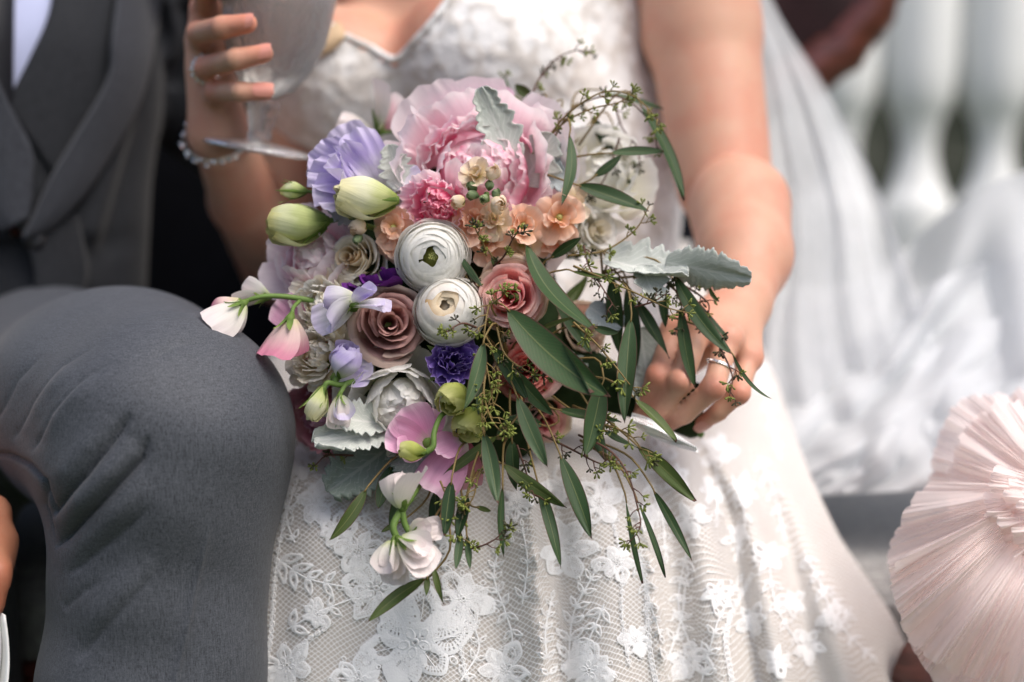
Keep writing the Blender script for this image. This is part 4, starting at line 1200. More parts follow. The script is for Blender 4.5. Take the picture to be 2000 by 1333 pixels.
M_BUDW = PM('green_white_bud_petal', [(0.0, (0.34, 0.42, 0.11)), (0.25, (0.60, 0.64, 0.30)), (0.6, (0.78, 0.77, 0.56)), (1.0, (0.74, 0.70, 0.42))], 0.3, vein=0.35, bump=0.7)
M_BUDG = PM('green_bud_petal', [(0.0, (0.20, 0.30, 0.07)), (0.35, (0.50, 0.56, 0.24)), (0.75, (0.70, 0.72, 0.45)), (1.0, (0.55, 0.52, 0.22))], 0.3, vein=0.35, bump=0.7)
M_STOCKB = PM('stock_bud_sepal', [(0.0, (0.16, 0.24, 0.10)), (1.0, (0.30, 0.38, 0.20))], 0.2)
M_GREEN = PM('sepal_green', [(0.0, (0.10, 0.17, 0.035)), (0.6, (0.18, 0.28, 0.06)), (1.0, (0.26, 0.34, 0.10))], 0.25)
M_STEM = plain_mat('flower_stem', (0.12, 0.20, 0.045), 0.55, 0.3, 0.25, 120, 0.2)
M_TWIG = plain_mat('eucalyptus_twig', (0.20, 0.14, 0.05), 0.55, 0.3, 0.4, 60, 0.2)
M_TWIGR = plain_mat('dark_eucalyptus_twig', (0.10, 0.045, 0.03), 0.55, 0.3, 0.4, 60, 0.2)
M_SEED = plain_mat('seed_green', (0.17, 0.20, 0.04), 0.5, 0.3, 0.35, 300, 0.2)
M_SEEDD = plain_mat('seed_tip_dark', (0.045, 0.045, 0.02), 0.5, 0.3, 0.2, 300, 0.2)
M_EUC = leaf_mat('eucalyptus_leaf', (0.011, 0.034, 0.012), (0.040, 0.082, 0.028), (0.13, 0.16, 0.06), (0.10, 0.035, 0.03))
M_EUCL = leaf_mat('pale_eucalyptus_leaf', (0.034, 0.070, 0.030), (0.076, 0.128, 0.058), (0.18, 0.20, 0.095), (0.12, 0.05, 0.045))
M_EUCO = leaf_mat('olive_eucalyptus_leaf', (0.040, 0.068, 0.016), (0.085, 0.125, 0.035), (0.16, 0.17, 0.06), (0.10, 0.03, 0.03))
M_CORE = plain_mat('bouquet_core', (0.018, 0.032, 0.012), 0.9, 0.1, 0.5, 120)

def miller_mat(name, a, b, vein):
    m = NT(name)
    uv = m.new('UVMap').outputs[0]; xyz = m.new('SeparateXYZ'); m.l.new(uv, xyz.inputs[0])
    w = m.math('ABSOLUTE', m.math('SUBTRACT', xyz.outputs[0], 0.5))
    co = m.new('TexCoord').outputs['Object']
    n = m.noise(700.0, co, 3, 0.7); n2 = m.noise(45.0, co, 3)
    side = m.math('SINE', m.math('MULTIPLY', m.math('SUBTRACT', m.math('MULTIPLY', xyz.outputs[1], 7.0), m.math('MULTIPLY', w, 7.0)), 6.28))
    vn = m.math('MAXIMUM', m.math('GREATER_THAN', side, 0.93), m.math('LESS_THAN', w, 0.03))
    c = m.mix(n2, a, b); c = m.mix(m.math('MULTIPLY', vn, 0.7), c, vein)
    h = m.math('ADD', m.math('MULTIPLY', n, 0.5), m.math('MULTIPLY', vn, 1.0))
    m.set(base=c, rough=0.9, spec=0.1, sheen=0.2, sheenr=0.5, normal=m.bump(h, 0.45, 0.0008))
    m.translucent(c, 0.15)
    return m.m
M_MILL = miller_mat('silver_felt_leaf', (0.46, 0.50, 0.455), (0.60, 0.625, 0.585), (0.72, 0.73, 0.70))
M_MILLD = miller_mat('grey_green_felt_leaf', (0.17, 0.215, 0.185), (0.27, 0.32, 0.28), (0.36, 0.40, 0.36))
M_MILLB = miller_mat('blue_grey_felt_leaf', (0.32, 0.38, 0.40), (0.46, 0.51, 0.52), (0.55, 0.58, 0.58))

# ---- petal shapes
def wpet(t): return np.sin(math.pi * (0.07 + 0.70 * t))
def wround(t): return np.sin(math.pi * (0.05 + 0.62 * t)) ** 0.8
def wleaf(t): return 2.15 * (t ** 0.75) * (1 - t) ** 0.80 * (1.0 - 0.12 * t)
def wsep(t): return (1 - t) ** 0.55 * (0.55 + 0.9 * t * (1 - t) * 2)
def fan_pts(L, W, wf=wpet, nu=11, nt=10, bend=0.0, cup=0.0, ruf=0.0, rf=3.0, rnd=0.12, twist=0.0, side=0.0, notch=0.0, fold=0.0, r=random, rexp=2.2):
    t, u = np.meshgrid(np.linspace(0, 1, nt), np.linspace(-1, 1, nu), indexing='ij')
    ph, ph2, ph3 = r.uniform(0, 6.28), r.uniform(0, 6.28), r.uniform(0, 6.28)
    te = t * (1 - rnd * np.abs(u) ** 2.5) * (1 - notch * (0.5 + 0.5 * np.sin(u * rf * 4 + ph2)) * t ** 4)
    w = W / 2 * wf(te)
    s = np.linspace(0, 1, 60); th = bend * s ** 1.4
    cy = np.concatenate([[0], np.cumsum(np.cos(th[:-1]))]) / 59; cz = np.concatenate([[0], np.cumsum(np.sin(th[:-1]))]) / 59
    Y = np.interp(te, s, cy) * L; Z = np.interp(te, s, cz) * L; A = np.interp(te, s, th)
    x = u * w
    off = cup * w * u ** 2 * 1.0 + fold * w * np.abs(u)
    off = off + ruf * L * te ** rexp * (np.sin(rf * math.pi * u + ph) * 0.7 + 0.45 * np.sin(rf * 1.9 * math.pi * u + ph2)) * (0.35 + 0.65 * np.abs(u) ** 0.7)
    off = off + 0.02 * L * np.sin(3 * te + ph3) * u
    xs = x + side * L * 4 * te * (1 - te) * 0.5
    tw = twist * te
    xr = xs * np.cos(tw) - off * np.sin(tw); orr = xs * np.sin(tw) + off * np.cos(tw)
    pts = np.stack([xr, Y - orr * np.sin(A), Z + orr * np.cos(A)], -1)
    return pts, np.stack([u * 0.5 + 0.5, t], -1)

def wrap_pts(phi, half, ri, z0, H, R, curl=0.1, spiral=0.05, close=0.9, rnd=0.14, ruf=0.0, nu=15, nt=11, bulge=0.55, tip=0.0, r=random, drop=0.5, lean=0.18):
    """petal wrapped round the flower's axis"""
    t, u = np.meshgrid(np.linspace(0, 1, nt), np.linspace(-1, 1, nu), indexing='ij')
    ph = r.uniform(0, 6.28)
    te = t * (1 - rnd * np.abs(u) ** 3 * (1 + 0.3 * np.sin(ph)) - tip * (1 - np.abs(u)) * 0 )
    g = np.sin(np.clip(te / bulge, 0, 1) * math.pi / 2) ** 0.8
    rad = ri * (lean + (1 - lean) * g) * (1 - (1 - close) * np.clip((te - bulge) / (1 - bulge), 0, 1) ** 1.5)
    lip = np.clip((te - 0.66) / 0.34, 0, 1) ** 2
    cw = curl * R * (1 + 0.35 * np.sin(2.2 * u + ph)) * (0.55 + 0.45 * np.abs(u) ** 1.5)
    rad = rad + cw * lip + spiral * R * u + ruf * R * te ** 3 * np.sin(3.2 * u * math.pi + ph)
    z = z0 + (H - z0) * te ** 0.85 - drop * cw * lip ** 2 + ruf * 0.5 * R * te ** 3 * np.sin(2.3 * u * math.pi + ph * 2)
    z = z + 0.035 * R * np.sin(2.1 * u + ph) * te ** 2
    a = phi + half * u * (0.75 + 0.25 * te)
    return np.stack([rad * np.cos(a), rad * np.sin(a), z], -1), np.stack([u * 0.5 + 0.5, t], -1)

def scale_pts(phi, half, a_rim, R, vs, reach, dive, sign, curl=0.03, spiral=0.03, rnd=0.10, ruf=0.0, nu=17, nt=12, r=random, dip=0.0, lift=0.02, tuck=0.03):
    """one of many overlapping petals lying on a dome. sign +1: the petal runs outwards under its neighbours from its lip
    (ranunculus); sign -1: it rises from the heart and its lip rolls outwards (rose)"""
    t, u = np.meshgrid(np.linspace(0, 1, nt), np.linspace(-1, 1, nu), indexing='ij')
    ph, p2, p3 = r.uniform(0, 6.28), r.uniform(0, 6.28), r.uniform(0, 6.28)
    te = t * (1 - rnd * np.abs(u) ** 3 - 0.05 * rnd * np.sin(3.1 * u + ph) - 0.02 * np.sin(7 * u + p3))
    back = reach * (1 - te)
    a = a_rim + sign * back + spiral * u * te
    if sign < 0: a = np.maximum(a, 0.015 + 0.02 * te)
    lip = np.clip((te - 0.76) / 0.24, 0, 1)
    rr = R * (1 - dive * back * (1 - 0.25 * back) - tuck * np.abs(u) ** 4 - dip * np.exp(-(a / 0.38) ** 2))
    w = 1 + 0.6 * np.sin(2.3 * u + p2)
    a = a - sign * curl * lip ** 2 * w
    rr = rr + R * lift * w * (lip - 1.5 * lip ** 2 if sign < 0 else lip ** 1.5)
    rr = rr + ruf * R * te ** 2 * (np.sin(2.6 * u * math.pi + ph) + 0.5 * np.sin(5.1 * u * math.pi + p3))
    az = phi + half * u * (0.8 + 0.2 * te)
    s_, c_ = np.sin(a), np.cos(a)
    return np.stack([rr * s_ * np.cos(az), rr * s_ * np.sin(az), rr * vs * c_], -1), np.stack([u * 0.5 + 0.5, t], -1)

def jog(p, r, deg, sh):
    """tip a petal slightly so that no two rows are parallel"""
    a, b = math.radians(r.gauss(0, deg)), math.radians(r.gauss(0, deg))
    M = np.array([[1, 0, math.sin(b)], [0, 1, math.sin(a)], [-math.sin(b), -math.sin(a), 1]])
    return p @ M.T + np.array([r.gauss(0, sh), r.gauss(0, sh), 0])

def px2m(p, d): return p / FPX * d

def head(name, px, py, d, ax_, R, mb, mat, label=None, roll=0.0):
    """a flower: its heart and calyx is the mesh, petals become its children"""
    M = zframe(ax_, roll)
    o = mb.build(name, mat, bouquet, loc=P(px, py, d) - QO, rot=M)
    if label: o['label'] = label
    return o

def calyx(R, zb, n=5, L=0.9):
    mb = MB(); mb.lathe([(0.0, zb - 0.30 * R), (0.10 * R, zb - 0.28 * R), (0.20 * R, zb - 0.06 * R), (0.24 * R, zb + 0.08 * R), (0.0, zb + 0.10 * R)], 12)
    for k in range(n):
        a = 2 * math.pi * k / n
        p, uv = fan_pts(L * R, 0.36 * R, wsep, 5, 7, bend=-0.5, cup=0.3)
        fr = frame(np.array([math.cos(a) * 0.8, math.sin(a) * 0.8, 0.5]), np.array([-math.cos(a), -math.sin(a), 1.0]))
        mb.grid(p @ fr.T + np.array([0.15 * R * math.cos(a), 0.15 * R * math.sin(a), zb]), uv)
    return mb

def rose(name, px, py, d, diam, ax_, mats, n=24, seed=1, openness=1.0, tall=0.85, inner=0.09, label=None, roll=0.0, sx=1.0):
    """mats: heart, body, outer"""
    r = random.Random(seed); R = px2m(diam / 2, d)
    o = head(name, px, py, d, ax_, R, calyx(R, -0.72 * R), M_GREEN, label, roll)
    for i in range(n):
        f = i / (n - 1)
        ri = R * (inner + (0.84 - inner) * f ** 0.95)
        H = R * (tall * (1 - 0.72 * f ** 1.7) * (0.95 + 0.05 * r.random()) + 0.02)
        half = (1.65 - 0.55 * f) * r.uniform(0.85, 1.15)
        phi = i * 2.39996 + r.uniform(-0.25, 0.25)
        curl = (0.045 + 0.19 * f ** 0.9 * openness) * r.uniform(0.7, 1.35)
        m = mats[0] if f < 0.28 else (mats[1] if f < 0.82 else mats[2])
        p, uv = wrap_pts(phi, half, ri, -0.45 * R + 0.40 * R * (1 - f), H, R, curl, (0.03 + 0.04 * f) * r.choice((1, 1, -1)), 1.0, 0.10 + 0.12 * f * r.random(), 0.006 + 0.018 * f * r.random(), r=r, nu=19, nt=14, bulge=0.95, drop=0.8, lean=0.45)
        # ragged outer edge
        e = uv[..., 1] ** 6; p = p + (e * 0.02 * R * np.sin(uv[..., 0] * 31 + seed + i))[..., None] * np.array([0, 0, 1.0])
        grid_obj('petal', jog(p, r, 3.0 + 3.5 * f, 0.014 * R), uv, m, o)
    return o

def ranunculus(name, px, py, d, diam, ax_, mats, n=26, seed=1, hole=0.16, green=True, label=None, tall=0.72, loose=1.0, dip=0.22):
    r = random.Random(seed); R = px2m(diam / 2, d)
    mb = calyx(R, -0.70 * R, 5, 0.6)
    if green:
        for k in range(14):
            a = k * 2.4; q = 0.028 * R * math.sqrt(k)
            mb.lathe([(0, 0), (0.05 * R, 0.0), (0.045 * R, 0.18 * R), (0.0, 0.24 * R)], 6, None, (q * math.cos(a), q * math.sin(a), 0.34 * R))
        mb.lathe([(0, -0.5 * R), (0.3 * R, -0.4 * R), (0.26 * R, 0.15 * R), (0.13 * R, 0.40 * R), (0.05 * R, 0.45 * R), (0, 0.46 * R)], 14)
    else:
        mb = MB(); mb.lathe([(0, -0.7 * R), (0.4 * R, -0.5 * R), (0.42 * R, 0.2 * R), (0.25 * R, 0.52 * R), (0.0, 0.60 * R)], 14, None, (0, 0, 0), lambda a, z: 1 + 0.12 * np.sin(5 * a + 14 * z / R))
    o = head(name, px, py, d, ax_, R, mb, M_LIME if green else M_CREAMIN, label)
    for i in range(n):
        f = i / (n - 1)
        a_rim = (hole + (1.50 - hole) * f ** 0.95) * r.uniform(0.96, 1.03)
        half = r.uniform(0.95, 1.35) * (1.30 - 0.40 * f); phi = i * 2.39996 + r.uniform(-0.3, 0.3)
        m = mats[0] if f < 0.16 else mats[1]
        p, uv = scale_pts(phi, half, a_rim, R * (1 - 0.02 * r.random()), tall, 0.85, 0.19 + 0.06 * loose * r.random(), 1, 0.0, 0.05 * r.choice((-1, 1)), 0.10, 0.004 + 0.013 * loose * r.random() * (0.4 + f), r=r, dip=dip, lift=0.010 + 0.018 * loose * r.random() * (0.3 + f))
        grid_obj('petal', jog(p, r, 1.0 + 1.2 * f, 0.004 * R), uv, m, o)
    return o

def place_fan(o, name, base, dirv, nrm, mat, L, W, **k):
    p, uv = fan_pts(L, W, **k)
    return grid_obj(name, p @ frame(dirv, nrm).T + np.asarray(base), uv, mat, o)

def peony(name, px, py, d, diam, ax_, rings, seed=1, label=None, core=M_CREAM, roll=0.0, sq=1.0):
    """rings: (count, base radius, tilt, length, width, ruffle, cup, material)"""
    r = random.Random(seed); R = px2m(diam / 2, d)
    o = head(name, px, py, d, ax_, R, calyx(R, -0.62 * R), M_GREEN, label, roll)
    for (n, rb, tilt, L, W, ruf, cup, mats, zb) in rings:
        off = r.uniform(0, 6.28)
        for k in range(n):
            a = off + 2 * math.pi * (k + r.uniform(-0.3, 0.3)) / n
            ti = math.radians(tilt + r.uniform(-9, 9))
            rad = np.array([math.cos(a), math.sin(a), 0])
            dirv = rad * math.sin(ti) + np.array([0, 0, math.cos(ti)]) + 0.12 * np.array([r.uniform(-1, 1), r.uniform(-1, 1), 0])
            nrm = -rad * math.cos(ti) + np.array([0, 0, math.sin(ti) + 0.05]) + 0.25 * np.array([r.uniform(-1, 1), r.uniform(-1, 1), 0])
            m = mats if not isinstance(mats, (list, tuple)) else r.choice(mats)
            place_fan(o, 'petal', rad * rb * R * r.uniform(0.7, 1.1) + np.array([0, 0, zb * R]), dirv, nrm, m, L * R * r.uniform(0.85, 1.12), W * R * r.uniform(0.8, 1.15),
                      wf=wround, nu=15, nt=11, bend=r.uniform(0.25, 0.75) * (1 if cup > 0 else -0.6), cup=cup, ruf=ruf * r.uniform(0.6, 1.4), rf=r.uniform(1.6, 3.2), rnd=0.16, notch=0.07 if ruf > 0.03 else 0.02, r=r)
    return o

def shell_peony(name, px, py, d, diam, ax_, rings, seed=1, label=None, roll=0.0, vs=0.85):
    """rings: (count, polar angle, shell radius, length, width, ruffle, lift, materials)"""
    r = random.Random(seed); R = px2m(diam / 2, d)
    o = head(name, px, py, d, ax_, R, calyx(R, -0.62 * R), M_GREEN, label, roll)
    for (n, th, rho, L, W, ruf, lift, mats) in rings:
        off = r.uniform(0, 6.28)
        for k in range(n):
            a = off + 2 * math.pi * (k + r.uniform(-0.3, 0.3)) / n; t_ = math.radians(th + r.uniform(-8, 8)); lf = lift * r.uniform(0.6, 1.4)
            rad = np.array([math.cos(a), math.sin(a), 0]); zz = np.array([0, 0, 1.0])
            n_ = rad * math.sin(t_) + zz * math.cos(t_); tp = -rad * math.cos(t_) + zz * math.sin(t_)
            sw = np.cross(n_, tp) * r.uniform(-0.35, 0.35)
            m = r.choice(mats)
            place_fan(o, 'petal', n_ * np.array([1, 1, vs]) * rho * R * r.uniform(0.9, 1.06), tp + n_ * lf + sw, n_ - tp * lf, m, L * R * r.uniform(0.85, 1.12), W * R * r.uniform(0.8, 1.15),
                      wf=wround, nu=17, nt=12, bend=-r.uniform(0.2, 0.8), cup=-r.uniform(0.05, 0.28), ruf=ruf * r.uniform(0.6, 1.4), rf=r.uniform(1.6, 3.0), rnd=0.15, notch=0.08 if ruf > 0.05 else 0.03, r=r)
    return o

def bud(name, px, py, d, length, width, ax_, mat, n=5, seed=1, opening=0.15, sep=True, label=None, sepm=None, sepL=0.45):
    """closed twisted bud pointing along its axis; px,py is its base"""
    r = random.Random(seed); L = px2m(length, d); R = px2m(width / 2, d)
    mb = MB(); mb.lathe([(0, -0.12 * R), (0.22 * R, -0.10 * R), (0.42 * R, 0.08 * L), (0.3 * R, 0.12 * L), (0, 0.13 * L)], 12)
    if sep:
        for k in range(5):
            a = 2 * math.pi * k / 5 + r.uniform(-0.2, 0.2)
            p, uv = fan_pts(sepL * L * r.uniform(0.8, 1.2), 0.62 * R, wsep, 5, 8, bend=r.uniform(-0.1, 0.35), cup=0.4)
            rad = np.array([math.cos(a), math.sin(a), 0])
            mb.grid(p @ frame(rad * 0.5 + np.array([0, 0, 1.0]), -rad + np.array([0, 0, 0.4])).T + rad * 0.34 * R + np.array([0, 0, 0.02 * L]), uv)
    o = head(name, px, py, d, ax_, R, mb, sepm or M_GREEN, label)
    for i in range(n + 4):
        phi = i * 2 * math.pi / n * 1.0 + r.uniform(-0.2, 0.2); lay = 1.0 - 0.10 * (i % 2) if i < n else 0.62 - 0.12 * (i % 2)
        p, uv = wrap_pts(phi, 1.15, R * lay * (1 + 0.05 * (i % 3)), 0.02 * L, L * r.uniform(0.90, 1.02), R, 0.05 + 0.25 * opening * r.random(), 0.24, (0.36 + opening) if i < n else 0.25 + 0.5 * opening, 0.12, 0.02 + 0.09 * opening, nu=13, nt=13, bulge=0.50, r=r)
        # a slow twist round the axis
        tw = 0.7 * uv[..., 1] ** 2; c, s = np.cos(tw), np.sin(tw)
        p = np.stack([p[..., 0] * c - p[..., 1] * s, p[..., 0] * s + p[..., 1] * c, p[..., 2]], -1)
        grid_obj('petal', p, uv, mat, o)
    return o

def sweet_pea(name, px, py, d, size, ax_, mats, seed=1, flare=0.5, sep=True, label=None, roll=0.0, n_std=2, ruf=0.05, wide=1.25):
    """px,py is the base at the stalk; axis points to the petal tips"""
    r = random.Random(seed); S = px2m(size, d)
    mb = MB(); mb.lathe([(0, -0.05 * S), (0.045 * S, -0.04 * S), (0.10 * S, 0.08 * S), (0.12 * S, 0.18 * S), (0.05 * S, 0.22 * S), (0, 0.2 * S)], 10)
    if sep:
        for k in range(5):
            a = 2 * math.pi * k / 5; rad = np.array([math.cos(a), math.sin(a), 0])
            p, uv = fan_pts(0.42 * S, 0.17 * S, wsep, 5, 8, bend=r.uniform(-0.9, 0.1), cup=0.3)
            mb.grid(p @ frame(rad * 0.35 + np.array([0, 0, 1.0]), -rad).T + rad * 0.09 * S + np.array([0, 0, 0.08 * S]), uv)
    o = head(name, px, py, d, ax_, S, mb, M_GREEN, label, roll)
    for k in range(n_std):
        s = 1 - 0.14 * k
        place_fan(o, 'petal', (0, -0.05 * S * (1 - k), 0.08 * S), (0, -flare * 0.5, 1.0), (0, 1.0, flare * 0.4), mats[0], S * s, S * wide * s, wf=wround, nu=19, nt=13, bend=-flare * 0.9 + 0.35 * k, cup=0.42 - 0.15 * k, ruf=ruf, rf=2.2, rnd=0.14, r=r)
    for sg in (-1, 1):
        place_fan(o, 'petal', (0.03 * S * sg, 0.05 * S, 0.08 * S), (0.22 * sg, 0.18, 1.0), (sg * -0.55, 1.0, 0.1), mats[1], 0.78 * S, 0.66 * S, wf=wround, nu=13, nt=11, bend=0.35, cup=0.55, ruf=ruf, rf=1.7, rnd=0.16, r=r)
    place_fan(o, 'petal', (0, 0.08 * S, 0.08 * S), (0, 0.25, 1), (0, 1, -0.2), mats[-1], 0.6 * S, 0.4 * S, wf=wround, nu=11, nt=9, bend=-0.4, cup=0.9, ruf=0.02, r=r)
    return o

def floret(name, px, py, d, diam, ax_, mat, seed=1, n=15, label=None):
    r = random.Random(seed); R = px2m(diam / 2, d)
    mb = MB(); mb.lathe([(0, -0.7 * R), (0.10 * R, -0.65 * R), (0.16 * R, -0.1 * R), (0.10 * R, 0.12 * R), (0, 0.16 * R)], 10)
    o = head(name, px, py, d, ax_, R, mb, M_LIME, label, r.uniform(0, 6))
    for i in range(n):
        outer = i < n * 0.45
        a = i * 2.39996 + r.uniform(-0.4, 0.4); ti = math.radians((72 if outer else 38) + r.uniform(-14, 14))
        rad = np.array([math.cos(a), math.sin(a), 0])
        dirv = rad * math.sin(ti) + np.array([0, 0, math.cos(ti)]); nrm = -rad * math.cos(ti) + np.array([0, 0, math.sin(ti)]) + 0.35 * np.array([r.uniform(-1, 1), r.uniform(-1, 1), 0])
        place_fan(o, 'petal', rad * 0.06 * R + np.array([0, 0, -0.1 * R]), dirv, nrm, mat, R * (1.05 if outer else 0.72) * r.uniform(0.85, 1.1), R * (0.98 if outer else 0.66) * r.uniform(0.85, 1.1), wf=wround, nu=11, nt=9,
                  bend=r.uniform(-1.1, 0.9), cup=r.uniform(-0.25, 0.5), ruf=0.10, rf=1.5, rnd=0.18, r=r)
    return o

def stem_obj(name, pts, r0, r1, mat=None, parent=None, n=24):
    w = catmull(np.array([P(*p) for p in pts]) - QO, n)
    mb = MB(); mb.tube(w, np.linspace(r0, r1, n), 8)
    return mb.build(name, mat or M_STEM, parent or bouquet)

# ---- core: hidden foliage and the bound stems
CEN = P(885, 620, 1.10)
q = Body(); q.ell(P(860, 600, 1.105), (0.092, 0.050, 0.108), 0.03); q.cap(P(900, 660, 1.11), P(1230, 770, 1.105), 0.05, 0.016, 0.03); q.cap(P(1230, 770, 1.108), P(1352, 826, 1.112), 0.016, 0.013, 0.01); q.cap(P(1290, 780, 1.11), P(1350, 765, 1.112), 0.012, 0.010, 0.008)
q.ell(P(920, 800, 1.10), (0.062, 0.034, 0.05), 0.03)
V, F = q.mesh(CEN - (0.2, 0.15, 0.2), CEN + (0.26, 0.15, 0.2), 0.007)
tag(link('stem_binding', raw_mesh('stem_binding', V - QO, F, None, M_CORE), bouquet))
for k in range(11):
    a = rng.uniform(-1, 1, 3)
    stem_obj('stem', [(1180 + 12 * a[0], 760 + 18 * a[1], 1.10 + 0.012 * a[2]), (1318 + 10 * a[1], 796 + 14 * a[2], 1.108 + 0.010 * a[0]), (1362 + 14 * a[2], 838 + 14 * a[0], 1.112 + 0.01 * a[1])], 0.0028, 0.0026, M_STEM, None, 10)

# ---- roses, ranunculus, peonies
ranunculus('ranunculus', 846, 502, 1.030, 150, axis(0.02, -0.04, 1), (M_WHITE, M_WHITE), 34, 3, 0.20, True, 'open white ranunculus with a green eye', 0.80, 1.0, 0.20)
ranunculus('ranunculus', 880, 612, 1.024, 148, axis(-0.12, 0.30, 1), (M_CREAMIN, M_WHITE), 30, 5, 0.10, False, 'round white ranunculus with a tan brown heart', 1.0, 0.7, 0.30)
rose('rose', 760, 634, 1.034, 172, axis(0.14, 0.05, 1), (M_MAUVE, M_MAUVE, M_MAUVEO), 21, 8, 1.0, 0.80, 0.13, 'dusky mauve rose')
rose('rose', 1002, 580, 1.028, 166, axis(-0.10, 0.02, 1), (M_PROSEI, M_PROSE, M_BUFF), 20, 12, 0.9, 0.85, 0.08, 'pink rose with buff outer petals')
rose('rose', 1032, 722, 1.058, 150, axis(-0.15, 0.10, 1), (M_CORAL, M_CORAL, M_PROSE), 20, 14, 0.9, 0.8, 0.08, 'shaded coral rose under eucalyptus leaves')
rose('rose', 703, 508, 1.060, 126, axis(-0.45, 0.10, 1), (M_CREAMIN, M_CREAM, M_WHITE), 22, 17, 0.8, 0.85, 0.10, 'creamy yellow garden rose')
rose('rose', 1060, 815, 1.085, 120, axis(0.2, -0.4, 1), (M_PROSEI, M_PROSE, M_PEACHL), 18, 18, 0.8, 0.8, 0.08, 'half hidden peach rose under the leaves')
WP = [(9, 0.10, 66, 1.10, 0.95, 0.02, 0.45, M_WHITE, -0.45), (9, 0.08, 48, 1.05, 0.95, 0.03, 0.5, M_WHITE, -0.40), (11, 0.10, 28, 1.0, 0.8, 0.05, 0.5, M_WHITE, -0.35), (14, 0.16, 16, 0.92, 0.62, 0.07, 0.4, M_WHITE, -0.25), (12, 0.08, 10, 0.92, 0.5, 0.09, 0.3, M_WHITE, -0.2)]
WS = [(7, 118, 0.62, 0.85, 1.0, 0.02, 0.75, [M_WHITE]), (8, 96, 0.60, 0.95, 0.95, 0.03, 0.42, [M_WHITE]), (9, 74, 0.62, 0.80, 0.80, 0.05, 0.32, [M_WHITE]), (10, 52, 0.64, 0.66, 0.62, 0.08, 0.32, [M_WHITE]), (8, 32, 0.64, 0.5, 0.5, 0.10, 0.4, [M_WHITE]), (5, 12, 0.62, 0.4, 0.4, 0.10, 0.5, [M_WHITE])]
shell_peony('peony', 782, 782, 1.050, 208, axis(0.08, -0.15, 1), WS, 31, 'full white peony')
PP = [(10, 0.10, 76, 1.02, 0.95, 0.05, 0.35, M_BLUSH, -0.40), (10, 0.10, 58, 1.04, 0.85, 0.07, 0.4, [M_BLUSH, M_BLUSH, M_PPINK], -0.36), (13, 0.14, 42, 1.0, 0.62, 0.09, 0.35, [M_BLUSH, M_PPINK], -0.32),
      (16, 0.20, 28, 0.92, 0.5, 0.11, 0.3, [M_PPINK, M_BLUSH], -0.28), (18, 0.22, 14, 0.85, 0.40, 0.12, 0.3, [M_PPINK, M_HOT], -0.22), (12, 0.10, 10, 0.78, 0.36, 0.12, 0.25, [M_HOT, M_PPINK], -0.2)]
PS = [(9, 122, 0.58, 1.10, 1.0, 0.05, 0.95, [M_BLUSH]), (11, 102, 0.62, 0.95, 0.85, 0.07, 0.70, [M_BLUSH]), (13, 84, 0.66, 0.75, 0.66, 0.10, 0.62, [M_BLUSH, M_BLUSH, M_PPINK]), (15, 66, 0.70, 0.60, 0.54, 0.12, 0.60, [M_BLUSH, M_BLUSH, M_PPINK]), (14, 48, 0.74, 0.50, 0.48, 0.14, 0.6, [M_BLUSH, M_PPINK]), (12, 30, 0.76, 0.46, 0.44, 0.14, 0.65, [M_BLUSH, M_PPINK]), (8, 12, 0.76, 0.42, 0.40, 0.14, 0.8, [M_BLUSH, M_PPINK])]
shell_peony('peony', 942, 352, 1.092, 300, axis(-0.04, 0.12, 1), PS, 41, 'large ruffled pink peony', 0, 0.80)
HP = [(8, 0.2, 58, 0.9, 0.7, 0.09, 0.3, [M_PPINK, M_BLUSH], -0.3), (12, 0.22, 38, 0.9, 0.5, 0.13, 0.3, [M_PPINK, M_HOT], -0.3), (16, 0.25, 18, 0.9, 0.42, 0.14, 0.3, [M_HOT, M_PPINK], -0.3)]
HS = [(9, 100, 0.5, 1.0, 0.7, 0.12, 0.9, [M_PPINK, M_BLUSH]), (12, 74, 0.55, 0.8, 0.55, 0.15, 0.9, [M_PPINK]), (12, 48, 0.55, 0.7, 0.5, 0.16, 0.95, [M_HOT, M_PPINK]), (9, 20, 0.5, 0.66, 0.46, 0.16, 1.1, [M_HOT])]
shell_peony('peony', 860, 402, 1.050, 150, axis(-0.15, -0.1, 1), HS, 44, 'hot pink ruffled heart of a peony')
LP_ = [(9, 0.1, 72, 1.05, 0.95, 0.03, 0.4, M_LILAC, -0.4), (9, 0.1, 50, 1.0, 0.8, 0.04, 0.4, [M_LILAC, M_BLUSH], -0.4), (10, 0.12, 28, 0.95, 0.7, 0.06, 0.4, M_BLUSH, -0.35), (10, 0.1, 12, 0.9, 0.5, 0.06, 0.4, M_BLUSH, -0.3)]
LS = [(8, 118, 0.6, 1.05, 1.0, 0.03, 0.8, [M_LILAC]), (8, 94, 0.6, 0.9, 0.9, 0.04, 0.5, [M_LILAC, M_BLUSH]), (9, 70, 0.62, 0.76, 0.76, 0.05, 0.4, [M_LILAC, M_BLUSH]), (8, 44, 0.62, 0.6, 0.6, 0.07, 0.4, [M_BLUSH]), (6, 18, 0.6, 0.5, 0.5, 0.08, 0.5, [M_BLUSH])]
shell_peony('peony', 630, 515, 1.082, 180, axis(-0.35, 0.22, 1), LS, 47, 'pale lilac blush peony at the outer edge')
CP = [(16, 112, 0.45, 0.95, 0.5, 0.03, 1.2, [M_CREAM]), (16, 92, 0.48, 0.85, 0.46, 0.03, 0.95, [M_CREAM, M_WHITE]), (16, 72, 0.5, 0.72, 0.42, 0.04, 0.8, [M_WHITE]), (14, 52, 0.52, 0.62, 0.38, 0.04, 0.7, [M_WHITE, M_CREAM]), (11, 32, 0.54, 0.5, 0.34, 0.05, 0.6, [M_CREAM]), (7, 12, 0.54, 0.4, 0.3, 0.05, 0.6, [M_CREAM])]
